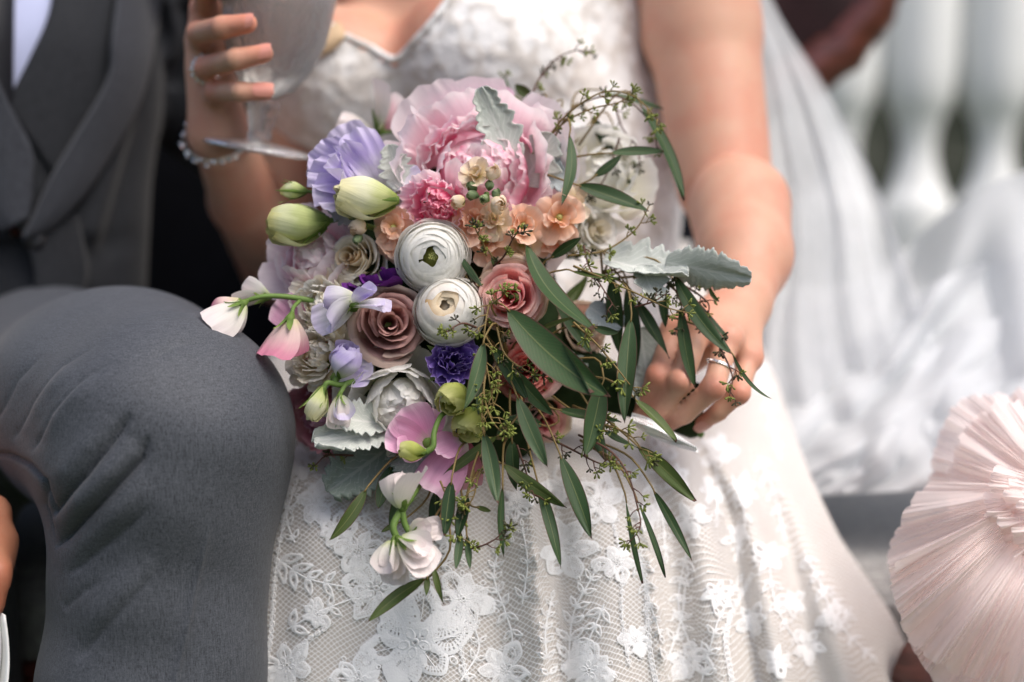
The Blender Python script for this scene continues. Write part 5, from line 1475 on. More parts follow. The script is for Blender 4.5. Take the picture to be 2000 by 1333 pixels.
shell_peony('chrysanthemum', 636, 600, 1.056, 128, axis(-0.35, 0.12, 1), CP, 51, 'cream layered chrysanthemum touching the lilac peony')
shell_peony('chrysanthemum', 630, 694, 1.050, 132, axis(-0.3, 0.08, 1), CP, 52, 'cream layered chrysanthemum below the drooping sweet peas')
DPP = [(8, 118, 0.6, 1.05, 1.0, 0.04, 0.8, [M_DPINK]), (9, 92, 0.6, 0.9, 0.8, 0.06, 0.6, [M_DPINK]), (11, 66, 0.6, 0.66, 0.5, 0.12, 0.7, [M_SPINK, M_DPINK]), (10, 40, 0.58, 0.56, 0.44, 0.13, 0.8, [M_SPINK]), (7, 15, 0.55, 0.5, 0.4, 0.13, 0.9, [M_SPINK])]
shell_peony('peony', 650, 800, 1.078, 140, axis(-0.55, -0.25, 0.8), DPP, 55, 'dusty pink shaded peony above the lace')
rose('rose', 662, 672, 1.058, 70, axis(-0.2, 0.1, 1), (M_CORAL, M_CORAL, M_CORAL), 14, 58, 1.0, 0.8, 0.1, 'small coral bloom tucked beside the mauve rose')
rose('rose', 828, 318, 1.110, 100, axis(-0.2, 0.5, 0.8), (M_CREAM, M_CREAM, M_WHITE), 16, 59, 0.9, 0.8, 0.1, 'cream rose behind the pink peony')
shell_peony('peony', 1165, 365, 1.135, 200, axis(0.3, 0.35, 0.9), WS, 61, 'white peony behind the upper eucalyptus leaves')
rose('rose', 1150, 455, 1.115, 130, axis(0.45, 0.1, 0.8), (M_CREAM, M_WHITE, M_WHITE), 18, 62, 0.9, 0.8, 0.1, 'white rose behind the peach stock')
rose('rose', 1135, 640, 1.095, 120, axis(0.4, 0.0, 0.9), (M_CREAM, M_BUFF, M_BUFF), 16, 63, 0.9, 0.8, 0.1, 'buff rose hidden behind hanging leaves')
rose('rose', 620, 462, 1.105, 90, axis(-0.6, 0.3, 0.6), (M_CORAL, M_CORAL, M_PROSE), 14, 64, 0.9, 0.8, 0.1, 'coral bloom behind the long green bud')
# ---- lisianthus
LIS = [(7, 0.1, 60, 1.08, 0.9, 0.15, 0.3, M_PURP, -0.5), (8, 0.1, 40, 1.05, 0.8, 0.17, 0.35, M_PURP, -0.5), (8, 0.12, 22, 1.0, 0.62, 0.18, 0.35, M_PURP, -0.45)]
peony('lisianthus', 886, 708, 1.018, 126, axis(0.15, 0.1, 1), LIS, 71, 'ruffled violet lisianthus')
peony('lisianthus', 905, 655, 1.075, 90, axis(0.1, 0.3, 1), LIS, 72, 'violet ruffle behind the white ranunculus')
sweet_pea('sweet_pea', 772, 578, 1.040, 72, axis(-0.35, 0.55, 0.6), (M_DPURP, M_DPURP, M_DPURP), 73, 0.5, False, 'deep purple sweet pea above the mauve rose', n_std=2)
sweet_pea('sweet_pea', 735, 580, 1.038, 62, axis(-0.6, 0.45, 0.6), (M_DPURP, M_DPURP, M_DPURP), 74, 0.4, False, 'deep purple petals beside the cream rose')
# big lavender lisianthus at the upper left
def loose_petals(name, px, py, d, label, items, mat_core=M_GREEN):
    """items: (tip px, tip py, tip d, width px, normal, material, bend, cup, ruffle)"""
    base = P(px, py, d)
    mb = MB(); mb.lathe([(0, -0.004), (0.003, -0.003), (0.004, 0.002), (0.002, 0.005), (0, 0.005)], 10)
    o = mb.build(name, mat_core, bouquet, loc=base - QO)
    if label: o['label'] = label
    r = random.Random(int(px + py))
    for (tx, ty, td, w, nr, m, bend, cup, ruf) in items:
        v = P(tx, ty, td) - base; L = np.linalg.norm(v)
        place_fan(o, 'petal', (0, 0, 0), v - axis(*nr) * math.sin(bend * 0.45) * L, axis(*nr), m, L * (1 + 0.12 * abs(bend)), px2m(w, d), wf=wround, nu=19, nt=14, bend=bend, cup=cup, ruf=ruf, rf=r.uniform(1.8, 2.8), rnd=0.13, r=r)
    return o
loose_petals('lisianthus', 752, 385, 1.070, 'large lavender lisianthus bloom with pale throat', [
    (655, 258, 1.085, 112, (-0.2, 0.1, 1), M_LAVW, 0.5, 0.35, 0.10), (614, 300, 1.060, 105, (-0.3, 0.2, 1), M_LAV, 0.5, 0.45, 0.12), (608, 345, 1.045, 80, (-0.2, 0.5, 1), M_LAV, -0.4, 0.45, 0.14), (622, 385, 1.035, 84, (-0.2, 0.4, 1), M_LAV, -0.5, 0.4, 0.13),
    (690, 262, 1.062, 84, (0.2, 0.1, 1), M_LAV, -0.5, 0.5, 0.14), (640, 322, 1.030, 66, (-0.1, 0.6, 1), M_LAV, 0.6, 0.6, 0.13), (668, 290, 1.040, 62, (0.2, 0.3, 1), M_LAV, 0.7, 0.5, 0.14), (725, 285, 1.080, 70, (0.4, 0.2, 1), M_LAVW, 0.2, 0.5, 0.05), (818, 345, 1.050, 62, (0.1, 0.7, 0.7), M_LAVW, -0.3, 0.4, 0.07)])
bud('lisianthus_bud', 775, 392, 1.035, 125, 74, axis(-0.92, 0.02, 0.30), M_BUDW, 6, 81, 0.22, True, 'cream lisianthus bud opening below the lavender bloom', None, 0.5)
bud('lisianthus_bud', 640, 432, 1.050, 124, 76, axis(-0.97, -0.13, 0.2), M_BUDG, 6, 82, 0.15, True, 'pale green lisianthus bud pointing over the dark gap')
stem_obj('stem', [(640, 432, 1.05), (690, 425, 1.065), (760, 440, 1.09)], 0.0022, 0.002)
bud('lisianthus_bud', 600, 374, 1.06, 52, 30, axis(-1, 0.02, 0.1), M_BUDG, 5, 83, 0.02, True, 'tiny green bud on a thin stalk', None, 1.15)
stem_obj('stem', [(600, 374, 1.06), (640, 380, 1.07), (720, 400, 1.09)], 0.0013, 0.0015)
bud('lisianthus_bud', 905, 760, 1.010, 62, 58, axis(-0.5, -0.45, 0.6), M_LIME, 6, 84, 0.34, True, 'lime green bud beside the violet ruffles')
bud('lisianthus_bud', 925, 800, 1.018, 62, 56, axis(-0.25, -0.75, 0.5), M_LIME, 6, 85, 0.40, True, 'lime green bud hanging under the eucalyptus')
bud('lisianthus_bud', 832, 884, 0.992, 56, 36, axis(-0.95, 0.10, 0.3), M_LIME, 5, 86, 0.15, True, 'small lime bud on a curved green stalk')
stem_obj('stem', [(832, 884, 0.992), (846, 872, 0.992), (848, 845, 0.995), (862, 812, 1.005), (885, 800, 1.02)], 0.0022, 0.0018)
# ---- stock
for k, (x, y, dd_, dm, ax_, m) in enumerate([(768, 445, 1.040, 84, (-0.3, 0.1, 1), M_PEACH), (778, 482, 1.045, 80, (-0.1, -0.3, 1), M_PEACH), (925, 432, 1.030, 92, (-0.1, 0.1, 1), M_PEACH), (950, 470, 1.035, 92, (0.0, -0.2, 1), M_PEACH),
                                             (1022, 440, 1.032, 82, (0.1, 0.1, 1), M_PEACH), (1092, 425, 1.040, 100, (0.2, 0.1, 1), M_PEACH), (1080, 462, 1.050, 90, (0.2, -0.2, 1), M_PEACH), (1018, 478, 1.045, 80, (0.1, -0.3, 1), M_PEACHL),
                                             (880, 462, 1.055, 70, (-0.1, 0, 1), M_PEACH), (932, 342, 1.020, 66, (-0.2, 0.5, 1), M_PEACHL), (965, 432, 1.028, 70, (0, 0.2, 1), M_PEACHL), (1120, 400, 1.055, 70, (0.5, 0.3, 0.8), M_PEACHL)]):
    floret('stock_floret', x, y, dd_, dm, axis(*ax_), m, 100 + k)
for k, (x, y, l, w, ax_, m) in enumerate([(935, 384, 26, 18, (-0.8, 0.1, 0.5), M_STOCKB), (930, 372, 24, 17, (-0.6, 0.5, 0.5), M_STOCKB), (955, 372, 22, 16, (0.1, 0.8, 0.6), M_STOCKB), (948, 388, 24, 17, (-0.2, -0.2, 1), M_STOCKB), (962, 382, 22, 16, (0.6, 0.3, 0.7), M_STOCKB),
                                          (968, 398, 36, 32, (0.35, -0.15, 0.9), M_PEACHL), (958, 346, 32, 28, (0.3, 0.4, 0.8), M_PEACHL), (906, 392, 34, 26, (-0.6, -0.2, 0.7), M_PEACHL), (712, 440, 38, 32, (-0.5, -0.3, 0.7), M_PEACHL),
                                          (700, 425, 28, 20, (-0.7, 0.4, 0.6), M_STOCKB), (718, 425, 30, 18, (-0.2, 0.6, 0.7), M_STOCKB), (705, 458, 26, 18, (-0.4, -0.7, 0.6), M_STOCKB)]):
    bud('stock_bud', x, y, 1.020 if x > 800 else 1.035, l, w, axis(*ax_), m, 4, 130 + k, 0.2, True, None, M_STOCKB, 0.6)
stem_obj('stem', [(950, 378, 1.025), (955, 420, 1.04), (965, 480, 1.07)], 0.002, 0.0025); stem_obj('stem', [(712, 440, 1.04), (740, 450, 1.06), (780, 470, 1.08)], 0.002, 0.0025)
# ---- sweet pea sprays
stem_obj('stem', [(740, 600, 1.06), (640, 592, 1.045), (560, 580, 1.035), (510, 580, 1.03), (470, 592, 1.03)], 0.0024, 0.0016)
sweet_pea('sweet_pea', 482, 588, 1.022, 86, axis(-0.75, -0.65, 0.3), (M_SWHITE, M_SWHITE, M_SWHITE), 201, 0.25, True, 'white sweet pea hanging over the grey knee', 2.2, wide=0.95)
bud('sweet_pea_bud', 470, 588, 1.032, 66, 46, axis(-0.85, -0.5, 0.1), M_SROSE, 5, 202, 0.1, True, 'pink tinged sweet pea bud at the tip of its spray')
sweet_pea('sweet_pea', 530, 580, 1.045, 72, axis(-0.8, -0.05, -0.1), (M_SWHITE, M_SWHITE, M_SWHITE), 203, 0.25, True, 'white sweet pea behind the stalk', 0.5, wide=0.9)
stem_obj('stem', [(590, 584, 1.04), (574, 600, 1.03), (570, 616, 1.025)], 0.0014, 0.0016)
sweet_pea('sweet_pea', 570, 614, 1.022, 96, axis(-0.30, -0.93, 0.25), (M_SROSE, M_SROSE, M_SROSE), 204, 0.35, True, 'rose pink sweet pea hanging below its stalk', 3.0, wide=1.0)
loose_petals('sweet_pea', 600, 640, 1.055, 'soft pink sweet pea petals behind the hanging one', [(540, 590, 1.05, 70, (-0.3, 0.1, 1), M_SPINK, 0.3, 0.3, 0.06), (570, 700, 1.05, 70, (-0.2, 0.1, 1), M_SPINK, 0.2, 0.3, 0.05)])
sweet_pea('sweet_pea', 700, 580, 1.010, 82, axis(-0.80, -0.50, 0.35), (M_LAVW, M_LAVW, M_SWHITE), 205, 0.4, True, 'pale lavender sweet pea over the mauve rose', 0.6, wide=1.0)
sweet_pea('sweet_pea', 686, 598, 1.005, 74, axis(0.85, 0.18, 0.35), (M_LAVW, M_LAV, M_LAV), 206, 0.4, False, 'pale lavender petals reaching over the mauve rose', 0.2, wide=0.85)
loose_petals('sweet_pea', 690, 600, 1.018, 'broad lilac petal beside the coral bloom', [(612, 632, 1.02, 66, (0, 0.3, 1), M_LAVW, 0.3, 0.2, 0.04)])
bud('sweet_pea_bud', 662, 735, 1.012, 70, 56, axis(0.35, 0.85, 0.3), M_LAV, 5, 207, 0.25, True, 'lavender bud below the mauve rose', None, 0.35)
loose_petals('sweet_pea', 655, 742, 1.025, 'faded lilac petals under the lavender bud', [(725, 712, 1.02, 50, (0, 0.3, 1), M_LAVW, 0.3, 0.3, 0.05), (722, 738, 1.02, 46, (0, 0.4, 1), M_LAV, -0.2, 0.3, 0.04)])
stem_obj('stem', [(690, 745, 1.02), (665, 752, 1.01), (640, 748, 1.005), (632, 760, 1.004)], 0.0022, 0.0018); stem_obj('stem', [(676, 748, 1.012), (664, 770, 1.006)], 0.0018, 0.0016)
stem_obj('stem', [(652, 750, 1.008), (655, 740, 1.010), (660, 733, 1.012)], 0.0018, 0.0018)
bud('sweet_pea_bud', 632, 756, 1.004, 72, 38, axis(-0.32, -0.92, 0.15), M_BUDW, 5, 208, 0.12, True, 'slim green white bud hanging at the lower edge', None, 0.7)
sweet_pea('sweet_pea', 664, 768, 1.006, 66, axis(-0.05, -1, 0.15), (M_SWHITE, M_LAVW, M_SWHITE), 209, 0.2, True, 'white and lilac bud hanging over silver leaves', 1.0, wide=0.8)
loose_petals('sweet_pea', 835, 868, 1.012, 'bright pink sweet pea in front of the white peony', [(790, 800, 1.005, 92, (0.1, -0.1, 1), M_SPINK, 0.4, 0.35, 0.05), (758, 840, 1.005, 72, (-0.3, 0.1, 1), M_SPINK, -0.3, 0.3, 0.06), (780, 885, 1.0, 60, (0, 0.4, 1), M_SPINK, 0.3, 0.3, 0.05), (838, 800, 1.02, 66, (0.4, 0, 1), M_SPINK, 0.5, 0.3, 0.05)])
loose_petals('sweet_pea', 905, 858, 1.022, 'pink sweet pea with a long folded petal', [(838, 955, 1.005, 96, (-0.1, 0.2, 1), M_SPINK, 0.25, -0.45, 0.06), (850, 880, 1.005, 60, (-0.2, 0.3, 1), M_SPINK, 0.2, 0.3, 0.05), (895, 955, 1.03, 90, (0.3, 0, 1), M_DPINK, 0.2, 0.3, 0.05)])
for k, (x, y, s, ax_) in enumerate([(785, 1000, 74, (0.22, 0.95, 0.25)), ]):
    sweet_pea('sweet_pea', x, y, 0.985, s + 18, axis(*ax_), (M_SWHITE, M_SWHITE, M_SWHITE), 220 + k, 0.3, True, 'white sweet pea standing above the two hanging ones', 2.6, wide=1.0)
stem_obj('stem', [(830, 930, 1.03), (800, 975, 1.0), (778, 1005, 0.985), (768, 1030, 0.98), (775, 1052, 0.98)], 0.0028, 0.0024)
stem_obj('stem', [(786, 1000, 0.985), (790, 1022, 0.985), (800, 1042, 0.985)], 0.0024, 0.0022)
sweet_pea('sweet_pea', 770, 1050, 0.978, 86, axis(0.05, -1, 0.2), (M_SWHITE, M_SWHITE, M_SWHITE), 222, 0.15, True, 'creamy sweet pea hanging straight down over the lace', 2.2, wide=0.85)
sweet_pea('sweet_pea', 776, 1050, 0.976, 88, axis(0.75, -0.6, 0.3), (M_SWHITE, M_SWHITE, M_SWHITE), 223, 0.2, True, 'creamy sweet pea leaning over the lace', 0.4, wide=0.95)
sweet_pea('sweet_pea', 798, 1042, 0.985, 64, axis(0.85, 0.2, 0.2), (M_SWHITE, M_SWHITE, M_SWHITE), 224, 0.3, True, 'white sweet pea half behind the leaning one', 1.2, wide=0.75)
# blurred sprays behind the upper edge
stem_obj('stem', [(900, 240, 1.17), (830, 248, 1.17), (760, 256, 1.16), (720, 268, 1.16)], 0.0026, 0.0022)
sweet_pea('sweet_pea', 740, 262, 1.16, 100, axis(0.10, 0.95, 0.2), (M_SWHITE, M_BLUSH, M_BLUSH), 231, 0.2, True, 'blush sweet pea above the lavender bloom', 0.3, wide=1.05)
sweet_pea('sweet_pea', 735, 272, 1.16, 76, axis(-0.9, 0.25, 0.1), (M_SWHITE, M_SWHITE, M_SWHITE), 232, 0.2, True, 'cream sweet pea bud behind the lavender bloom', 1.4, wide=0.9)
sweet_pea('sweet_pea', 822, 240, 1.18, 52, axis(-0.1, -1, 0.1), (M_SWHITE, M_SWHITE, M_SWHITE), 233, 0.2, True, 'small white sweet pea hanging near the pink peony', 0.6, wide=0.9)
sweet_pea('sweet_pea', 805, 235, 1.18, 42, axis(0.2, 0.9, 0.1), (M_SWHITE, M_SWHITE, M_SWHITE), 234, 0.2, True, 'small white sweet pea beside the blush one', 0.6, wide=0.9)
loose_petals('sweet_pea', 960, 330, 1.12, 'lilac pink sweet pea behind the silver leaf', [(898, 225, 1.13, 90, (-0.2, 0, 1), M_SPINK, 0.3, 0.3, 0.06), (955, 165, 1.13, 100, (0, 0, 1), M_SPINK, 0.2, 0.4, 0.05), (985, 240, 1.12, 80, (0.3, 0, 1), M_SPINK, 0.3, 0.3, 0.06)])

# ---- felted silver leaves
def miller(px, py, d, tx, ty, td, w, nr, mat, lobes=5, seed=1, bend=0.2, cup=0.25, fold=0.0, side=0.0, ruf=0.05, depth=0.55, label=None):
    r = random.Random(seed); base = P(px, py, d); v = P(tx, ty, td) - base; L = np.linalg.norm(v)
    def wl(t):
        env = np.sin(math.pi * (0.06 + 0.86 * t ** 0.8)) ** 0.85
        ph = t * lobes
        tooth = np.abs(np.sin(math.pi * ph)) ** 0.6 * (0.8 + 0.2 * np.sin(9.1 * ph))
        fine = 0.12 * np.abs(np.sin(math.pi * ph * 2.7))
        return env * ((1 - depth) + depth * tooth + fine) + 0.02
    p, uv = fan_pts(L, px2m(w, d), wl, 13, 66, bend, cup, ruf, 1.6, 0.02, 0, side, 0, fold, r)
    # lobes sweep forward
    o = grid_obj('dusty_miller_leaf', p @ frame(v - axis(*nr) * math.sin(bend * 0.45) * L, axis(*nr)).T + base - QO, uv, mat, bouquet)
    s = o.modifiers.new('thickness', 'SOLIDIFY'); s.thickness = 0.0007
    if label: o['label'] = label
    return o
miller(1008, 328, 1.056, 938, 170, 1.045, 84, (0.15, -0.05, 1), M_MILL, 4, 1, 0.25, 0.25, depth=0.5)
miller(1022, 360, 1.075, 1080, 262, 1.066, 100, (0.1, 0, 1), M_MILL, 3, 2, 0.2, 0.2, depth=0.6)
miller(1060, 350, 1.080, 1100, 280, 1.075, 80, (0.3, 0, 1), M_MILLB, 3, 3, 0.3, 0.3)
miller(1060, 350, 1.075, 1125, 345, 1.07, 60, (0.2, 0.3, 1), M_MILLB, 3, 4, 0.3, 0.3)
miller(1180, 505, 1.060, 1345, 535, 1.035, 110, (0.0, 0.75, 0.65), M_MILL, 4, 5, 0.35, 0.35, 0.2, depth=0.45)
miller(1300, 512, 1.045, 1468, 545, 1.035, 92, (0.05, -0.5, 0.85), M_MILL, 7, 6, -0.1, -0.25, 0.1, ruf=0.07, depth=0.28)
miller(1255, 520, 1.050, 1285, 590, 1.030, 70, (0.3, 0.2, 1), M_MILL, 3, 7, 0.4, 0.5)
miller(760, 842, 1.030, 612, 862, 1.005, 96, (0.0, 0.62, 0.8), M_MILL, 6, 8, 0.15, 0.3, 0.15, ruf=0.10, depth=0.40)
miller(755, 828, 1.030, 636, 812, 1.008, 76, (0.0, 0.55, 0.85), M_MILL, 5, 9, 0.2, 0.3, 0.15, ruf=0.10, depth=0.45)
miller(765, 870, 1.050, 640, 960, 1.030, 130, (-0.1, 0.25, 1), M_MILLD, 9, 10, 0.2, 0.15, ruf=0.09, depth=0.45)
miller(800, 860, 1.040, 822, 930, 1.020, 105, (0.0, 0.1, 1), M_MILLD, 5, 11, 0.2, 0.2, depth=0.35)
miller(1250, 640, 1.080, 1270, 770, 1.075, 96, (0.1, 0, 1), M_MILL, 4, 12, 0.1, 0.2, depth=0.35)
miller(1215, 690, 1.075, 1262, 800, 1.07, 44, (0.3, 0, 1), M_MILL, 5, 13, 0.3, 0.5, depth=0.6)
miller(1150, 600, 1.075, 1215, 640, 1.06, 66, (0.2, 0.2, 1), M_MILLB, 4, 14, 0.2, 0.3)
miller(785, 370, 1.060, 760, 282, 1.055, 70, (0.2, 0, 1), M_MILL, 4, 15, 0.3, 0.3)
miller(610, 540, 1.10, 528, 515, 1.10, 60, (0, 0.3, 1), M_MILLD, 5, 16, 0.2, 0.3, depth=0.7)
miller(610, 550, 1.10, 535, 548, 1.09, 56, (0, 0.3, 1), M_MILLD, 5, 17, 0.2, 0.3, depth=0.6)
miller(690, 430, 1.06, 640, 400, 1.05, 50, (0, 0.3, 1), M_MILLB, 4, 18, 0.2, 0.3)
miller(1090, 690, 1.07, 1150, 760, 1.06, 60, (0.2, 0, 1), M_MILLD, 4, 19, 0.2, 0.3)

# ---- eucalyptus leaves: base, tip (pixels, distance), width, kind, side bow, normal, bend
LEAVES = [
    (1028, 474, 1.030, 1160, 655, 0.985, 74, 0, 0.16, (0.25, 0.3, 1), 0.35), (990, 604, 1.000, 1192, 776, 0.960, 92, 0, 0.06, (0.1, 0.25, 1), 0.3), (1010, 625, 1.010, 1172, 770, 0.972, 50, 1, -0.10, (-0.1, -0.3, 1), 0.2),
    (945, 668, 0.990, 902, 802, 0.972, 46, 1, -0.06, (-0.2, 0.2, 1), 0.15), (938, 720, 0.995, 935, 812, 0.985, 18, 1, 0.0, (0.5, 0, 1), 0.1), (962, 678, 1.005, 1030, 780, 0.995, 46, 0, -0.06, (0.1, 0.2, 1), 0.2),
    (1000, 720, 1.020, 1082, 812, 1.01, 50, 0, 0.05, (0, 0.2, 1), 0.2), (1010, 774, 0.995, 1070, 915, 0.980, 52, 1, 0.05, (0.1, 0.1, 1), 0.2), (1232, 622, 1.015, 1222, 826, 0.990, 52, 1, 0.02, (0.1, 0.1, 1), 0.2),
    (1318, 540, 1.045, 1432, 688, 1.025, 50, 0, 0.08, (0.2, 0.2, 1), 0.2), (1330, 600, 1.045, 1356, 757, 1.040, 46, 0, 0.03, (0.1, 0.1, 1), 0.15), (1330, 560, 1.06, 1420, 665, 1.05, 36, 0, 0.05, (0.2, 0.1, 1), 0.2),
    (1245, 588, 1.060, 1307, 702, 1.055, 46, 0, 0.05, (0.1, 0.1, 1), 0.2), (1195, 540, 1.065, 1212, 700, 1.060, 52, 0, 0.03, (0, 0.1, 1), 0.2), (1225, 560, 1.070, 1245, 720, 1.065, 46, 0, 0, (0, 0.1, 1), 0.2),
    (1112, 262, 1.045, 1097, 402, 1.030, 34, 1, -0.14, (0.2, 0, 1), 0.2), (1128, 362, 1.055, 1268, 410, 1.045, 52, 0, -0.05, (0, 0.3, 1), 0.15), (1190, 300, 1.065, 1297, 296, 1.06, 26, 1, -0.06, (0, 0.2, 1), 0.1),
    (1160, 345, 1.065, 1215, 303, 1.06, 30, 1, 0.05, (0.1, 0.1, 1), 0.1), (1250, 205, 1.09, 1340, 388, 1.075, 42, 0, -0.12, (0.3, 0, 1), 0.2), (1155, 228, 1.13, 1200, 310, 1.12, 38, 0, 0, (0.2, 0, 1), 0.2),
    (1196, 250, 1.13, 1205, 340, 1.12, 34, 2, 0.05, (0, 0, 1), 0.2), (1195, 330, 1.12, 1240, 362, 1.12, 22, 2, 0.05, (0, 0.2, 1), 0.2), (1195, 335, 1.12, 1188, 372, 1.12, 20, 2, 0, (0, 0.2, 1), 0.2), (1180, 180, 1.14, 1295, 215, 1.14, 20, 1, -0.1, (0, 0.5, 1), 0.2),
    (1040, 205, 1.12, 1000, 260, 1.12, 40, 2, 0, (0, 0, 1), 0.1), (1075, 210, 1.12, 1030, 255, 1.11, 34, 0, 0, (0, 0, 1), 0.1), (1038, 190, 1.13, 1006, 165, 1.13, 32, 2, 0, (0, 0, 1), 0.1), (1000, 240, 1.16, 985, 150, 1.18, 12, 1, 0.1, (0, 0, 1), 0.1),
    (1094, 890, 1.000, 1156, 1058, 0.980, 48, 0, -0.06, (0.1, 0.1, 1), 0.2), (1245, 872, 1.010, 1358, 984, 1.000, 48, 2, -0.08, (0.2, 0.2, 1), 0.2), (1276, 958, 1.005, 1348, 1098, 0.998, 30, 0, -0.07, (0.3, 0.1, 1), 0.2),
    (1243, 975, 0.995, 1302, 1128, 0.985, 20, 0, -0.03, (0.5, 0.1, 1), 0.2), (1050, 942, 1.005, 1095, 1112, 0.985, 38, 0, -0.03, (0.1, 0.1, 1), 0.2), (945, 845, 0.990, 972, 987, 0.975, 46, 1, -0.03, (0, 0.1, 1), 0.2),
    (882, 940, 0.990, 868, 1046, 0.978, 36, 0, 0.02, (0, 0.1, 1), 0.2), (912, 965, 0.990, 893, 1052, 0.98, 38, 0, -0.03, (0, 0.1, 1), 0.2), (900, 1040, 0.985, 890, 1112, 0.975, 28, 1, 0, (0, 0.1, 1), 0.2), (912, 1045, 0.985, 918, 1112, 0.98, 22, 1, 0, (0, 0.1, 1), 0.2),
    (982, 950, 1.000, 985, 1088, 0.990, 24, 0, 0.05, (0.2, 0, 1), 0.2), (980, 905, 1.010, 1108, 992, 0.995, 44, 2, 0.05, (0, 0.4, 1), 0.15), (716, 955, 1.010, 642, 1058, 0.990, 46, 2, -0.05, (-0.1, 0.3, 1), 0.2),
    (832, 1130, 0.990, 718, 1213, 0.970, 40, 2, 0.06, (-0.1, 0.4, 1), 0.2), (845, 1105, 0.990, 866, 1180, 0.975, 20, 2, 0, (0, 0.1, 1), 0.2), (835, 1125, 0.985, 832, 1165, 0.978, 18, 2, 0, (0, 0.1, 1), 0.2), (898, 500, 1.020, 945, 562, 1.005, 22, 1, 0.04, (-0.3, 0, 1), 0.2),
    (1240, 780, 1.02, 1322, 864, 1.005, 34, 2, -0.06, (0.2, 0.2, 1), 0.2), (1175, 750, 1.015, 1142, 892, 1.000, 64, 0, -0.06, (0, 0.1, 1), 0.2), (1090, 800, 1.03, 1215, 828, 1.02, 42, 0, 0.06, (0, 0.4, 1), 0.15), (1115, 530, 1.03, 1212, 546, 1.015, 24, 2, 0.03, (0, 0.5, 1), 0.1),
    (1075, 505, 1.045, 1138, 463, 1.035, 36, 0, -0.03, (0.1, 0, 1), 0.2), (1055, 642, 1.02, 1122, 622, 1.0, 28, 2, 0.03, (0, 0.4, 1), 0.1), (1432, 695, 1.03, 1506, 786, 1.015, 11, 1, 0.10, (0.3, 0.3, 1), 0.2), (1080, 560, 1.045, 1155, 690, 1.03, 50, 0, 0.05, (0, 0.1, 1), 0.2),
    (1222, 975, 1.01, 1258, 1140, 1.0, 14, 0, 0.05, (0.5, 0, 1), 0.2), (975, 850, 1.02, 860, 935, 1.01, 34, 2, 0.02, (0, 0.3, 1), 0.2), (765, 910, 1.03, 738, 995, 1.02, 42, 0, 0.03, (0, 0.1, 1), 0.2), (800, 940, 1.035, 760, 1030, 1.03, 44, 0, 0, (0, 0, 1), 0.2),
    (850, 960, 1.03, 850, 1060, 1.02, 40, 0, 0.02, (0, 0, 1), 0.2), (1020, 810, 1.035, 970, 850, 1.03, 36, 0, 0, (0, 0.3, 1), 0.2), (1060, 830, 1.04, 985, 818, 1.03, 40, 0, 0, (0, 0.4, 1), 0.2), (1180, 840, 1.02, 1250, 880, 1.01, 28, 1, 0.05, (0.1, 0.4, 1), 0.2),
    (960, 500, 1.03, 985, 540, 1.03, 26, 2, 0, (0, 0, 1), 0.1), (1160, 640, 1.03, 1210, 650, 1.02, 22, 1, 0.05, (0, 0.4, 1), 0.1), (930, 990, 1.0, 960, 1000, 0.99, 14, 2, 0, (0, 0.4, 1), 0.1), (780, 1020, 1.02, 745, 1040, 1.02, 20, 2, 0, (0, 0.2, 1), 0.1),
    (1290, 560, 1.06, 1300, 640, 1.06, 30, 0, 0, (0, 0, 1), 0.1), (1150, 800, 1.04, 1185, 900, 1.03, 40, 0, 0.04, (0, 0, 1), 0.1), (1000, 860, 1.03, 1010, 960, 1.02, 44, 0, 0.04, (0, 0, 1), 0.1), (1385, 560, 1.05, 1405, 590, 1.05, 14, 2, 0.2, (0, 0, 1), 0.1)]
EM = [M_EUC, M_EUCL, M_EUCO]
def eleaf(b, t, w, mat, side, nr, bend, seed, name='eucalyptus_leaf'):
    r = random.Random(seed); v = t - b; L = np.linalg.norm(v)
    p, uv = fan_pts(L, w, wleaf, 9, 18, bend * r.uniform(0.2, 2.4), r.uniform(-0.12, 0.2), r.uniform(0.008, 0.03), r.uniform(0.8, 1.6), 0.0, r.uniform(-1.0, 1.0), side + r.uniform(-0.03, 0.03), 0, r.uniform(0.04, 0.40), r)
    o = grid_obj(name, p @ frame(v - nr * math.sin(bend * 0.45) * L, nr).T + b - QO, uv, mat, bouquet)
    return o
for k, (bx, by, bd, tx, ty, td, w, kind, side, nr, bend) in enumerate(LEAVES):
    b, t = P(bx, by, bd), P(tx, ty, td)
    eleaf(b, t, px2m(w * random.uniform(0.80, 1.10), bd), EM[kind], side, axis(*nr), bend, 300 + k)
    # stalk curving back into the bouquet
    hub = (1050, 330, 1.085) if by < 430 else ((1180, 535, 1.055) if bx > 1180 and by < 760 else (1000, 720, 1.045) if by < 900 else (bx * 0.6 + 400, 860, 1.035))
    H_ = P(*hub); v = unit(t - b); far = np.linalg.norm(H_ - b); v2 = unit(H_ - b)
    st = catmull(np.array([b + v * 0.003, b - v * 0.006, b - v * 0.006 + (v2 - v) * 0.012 + Fv * 0.004, b + v2 * min(far, 0.055) + Fv * 0.016]), 12)
    mb = MB(); mb.tube(st - QO, np.linspace(0.0006, 0.0010, 12), 5); mb.build('leaf_stalk', M_TWIG, bouquet)
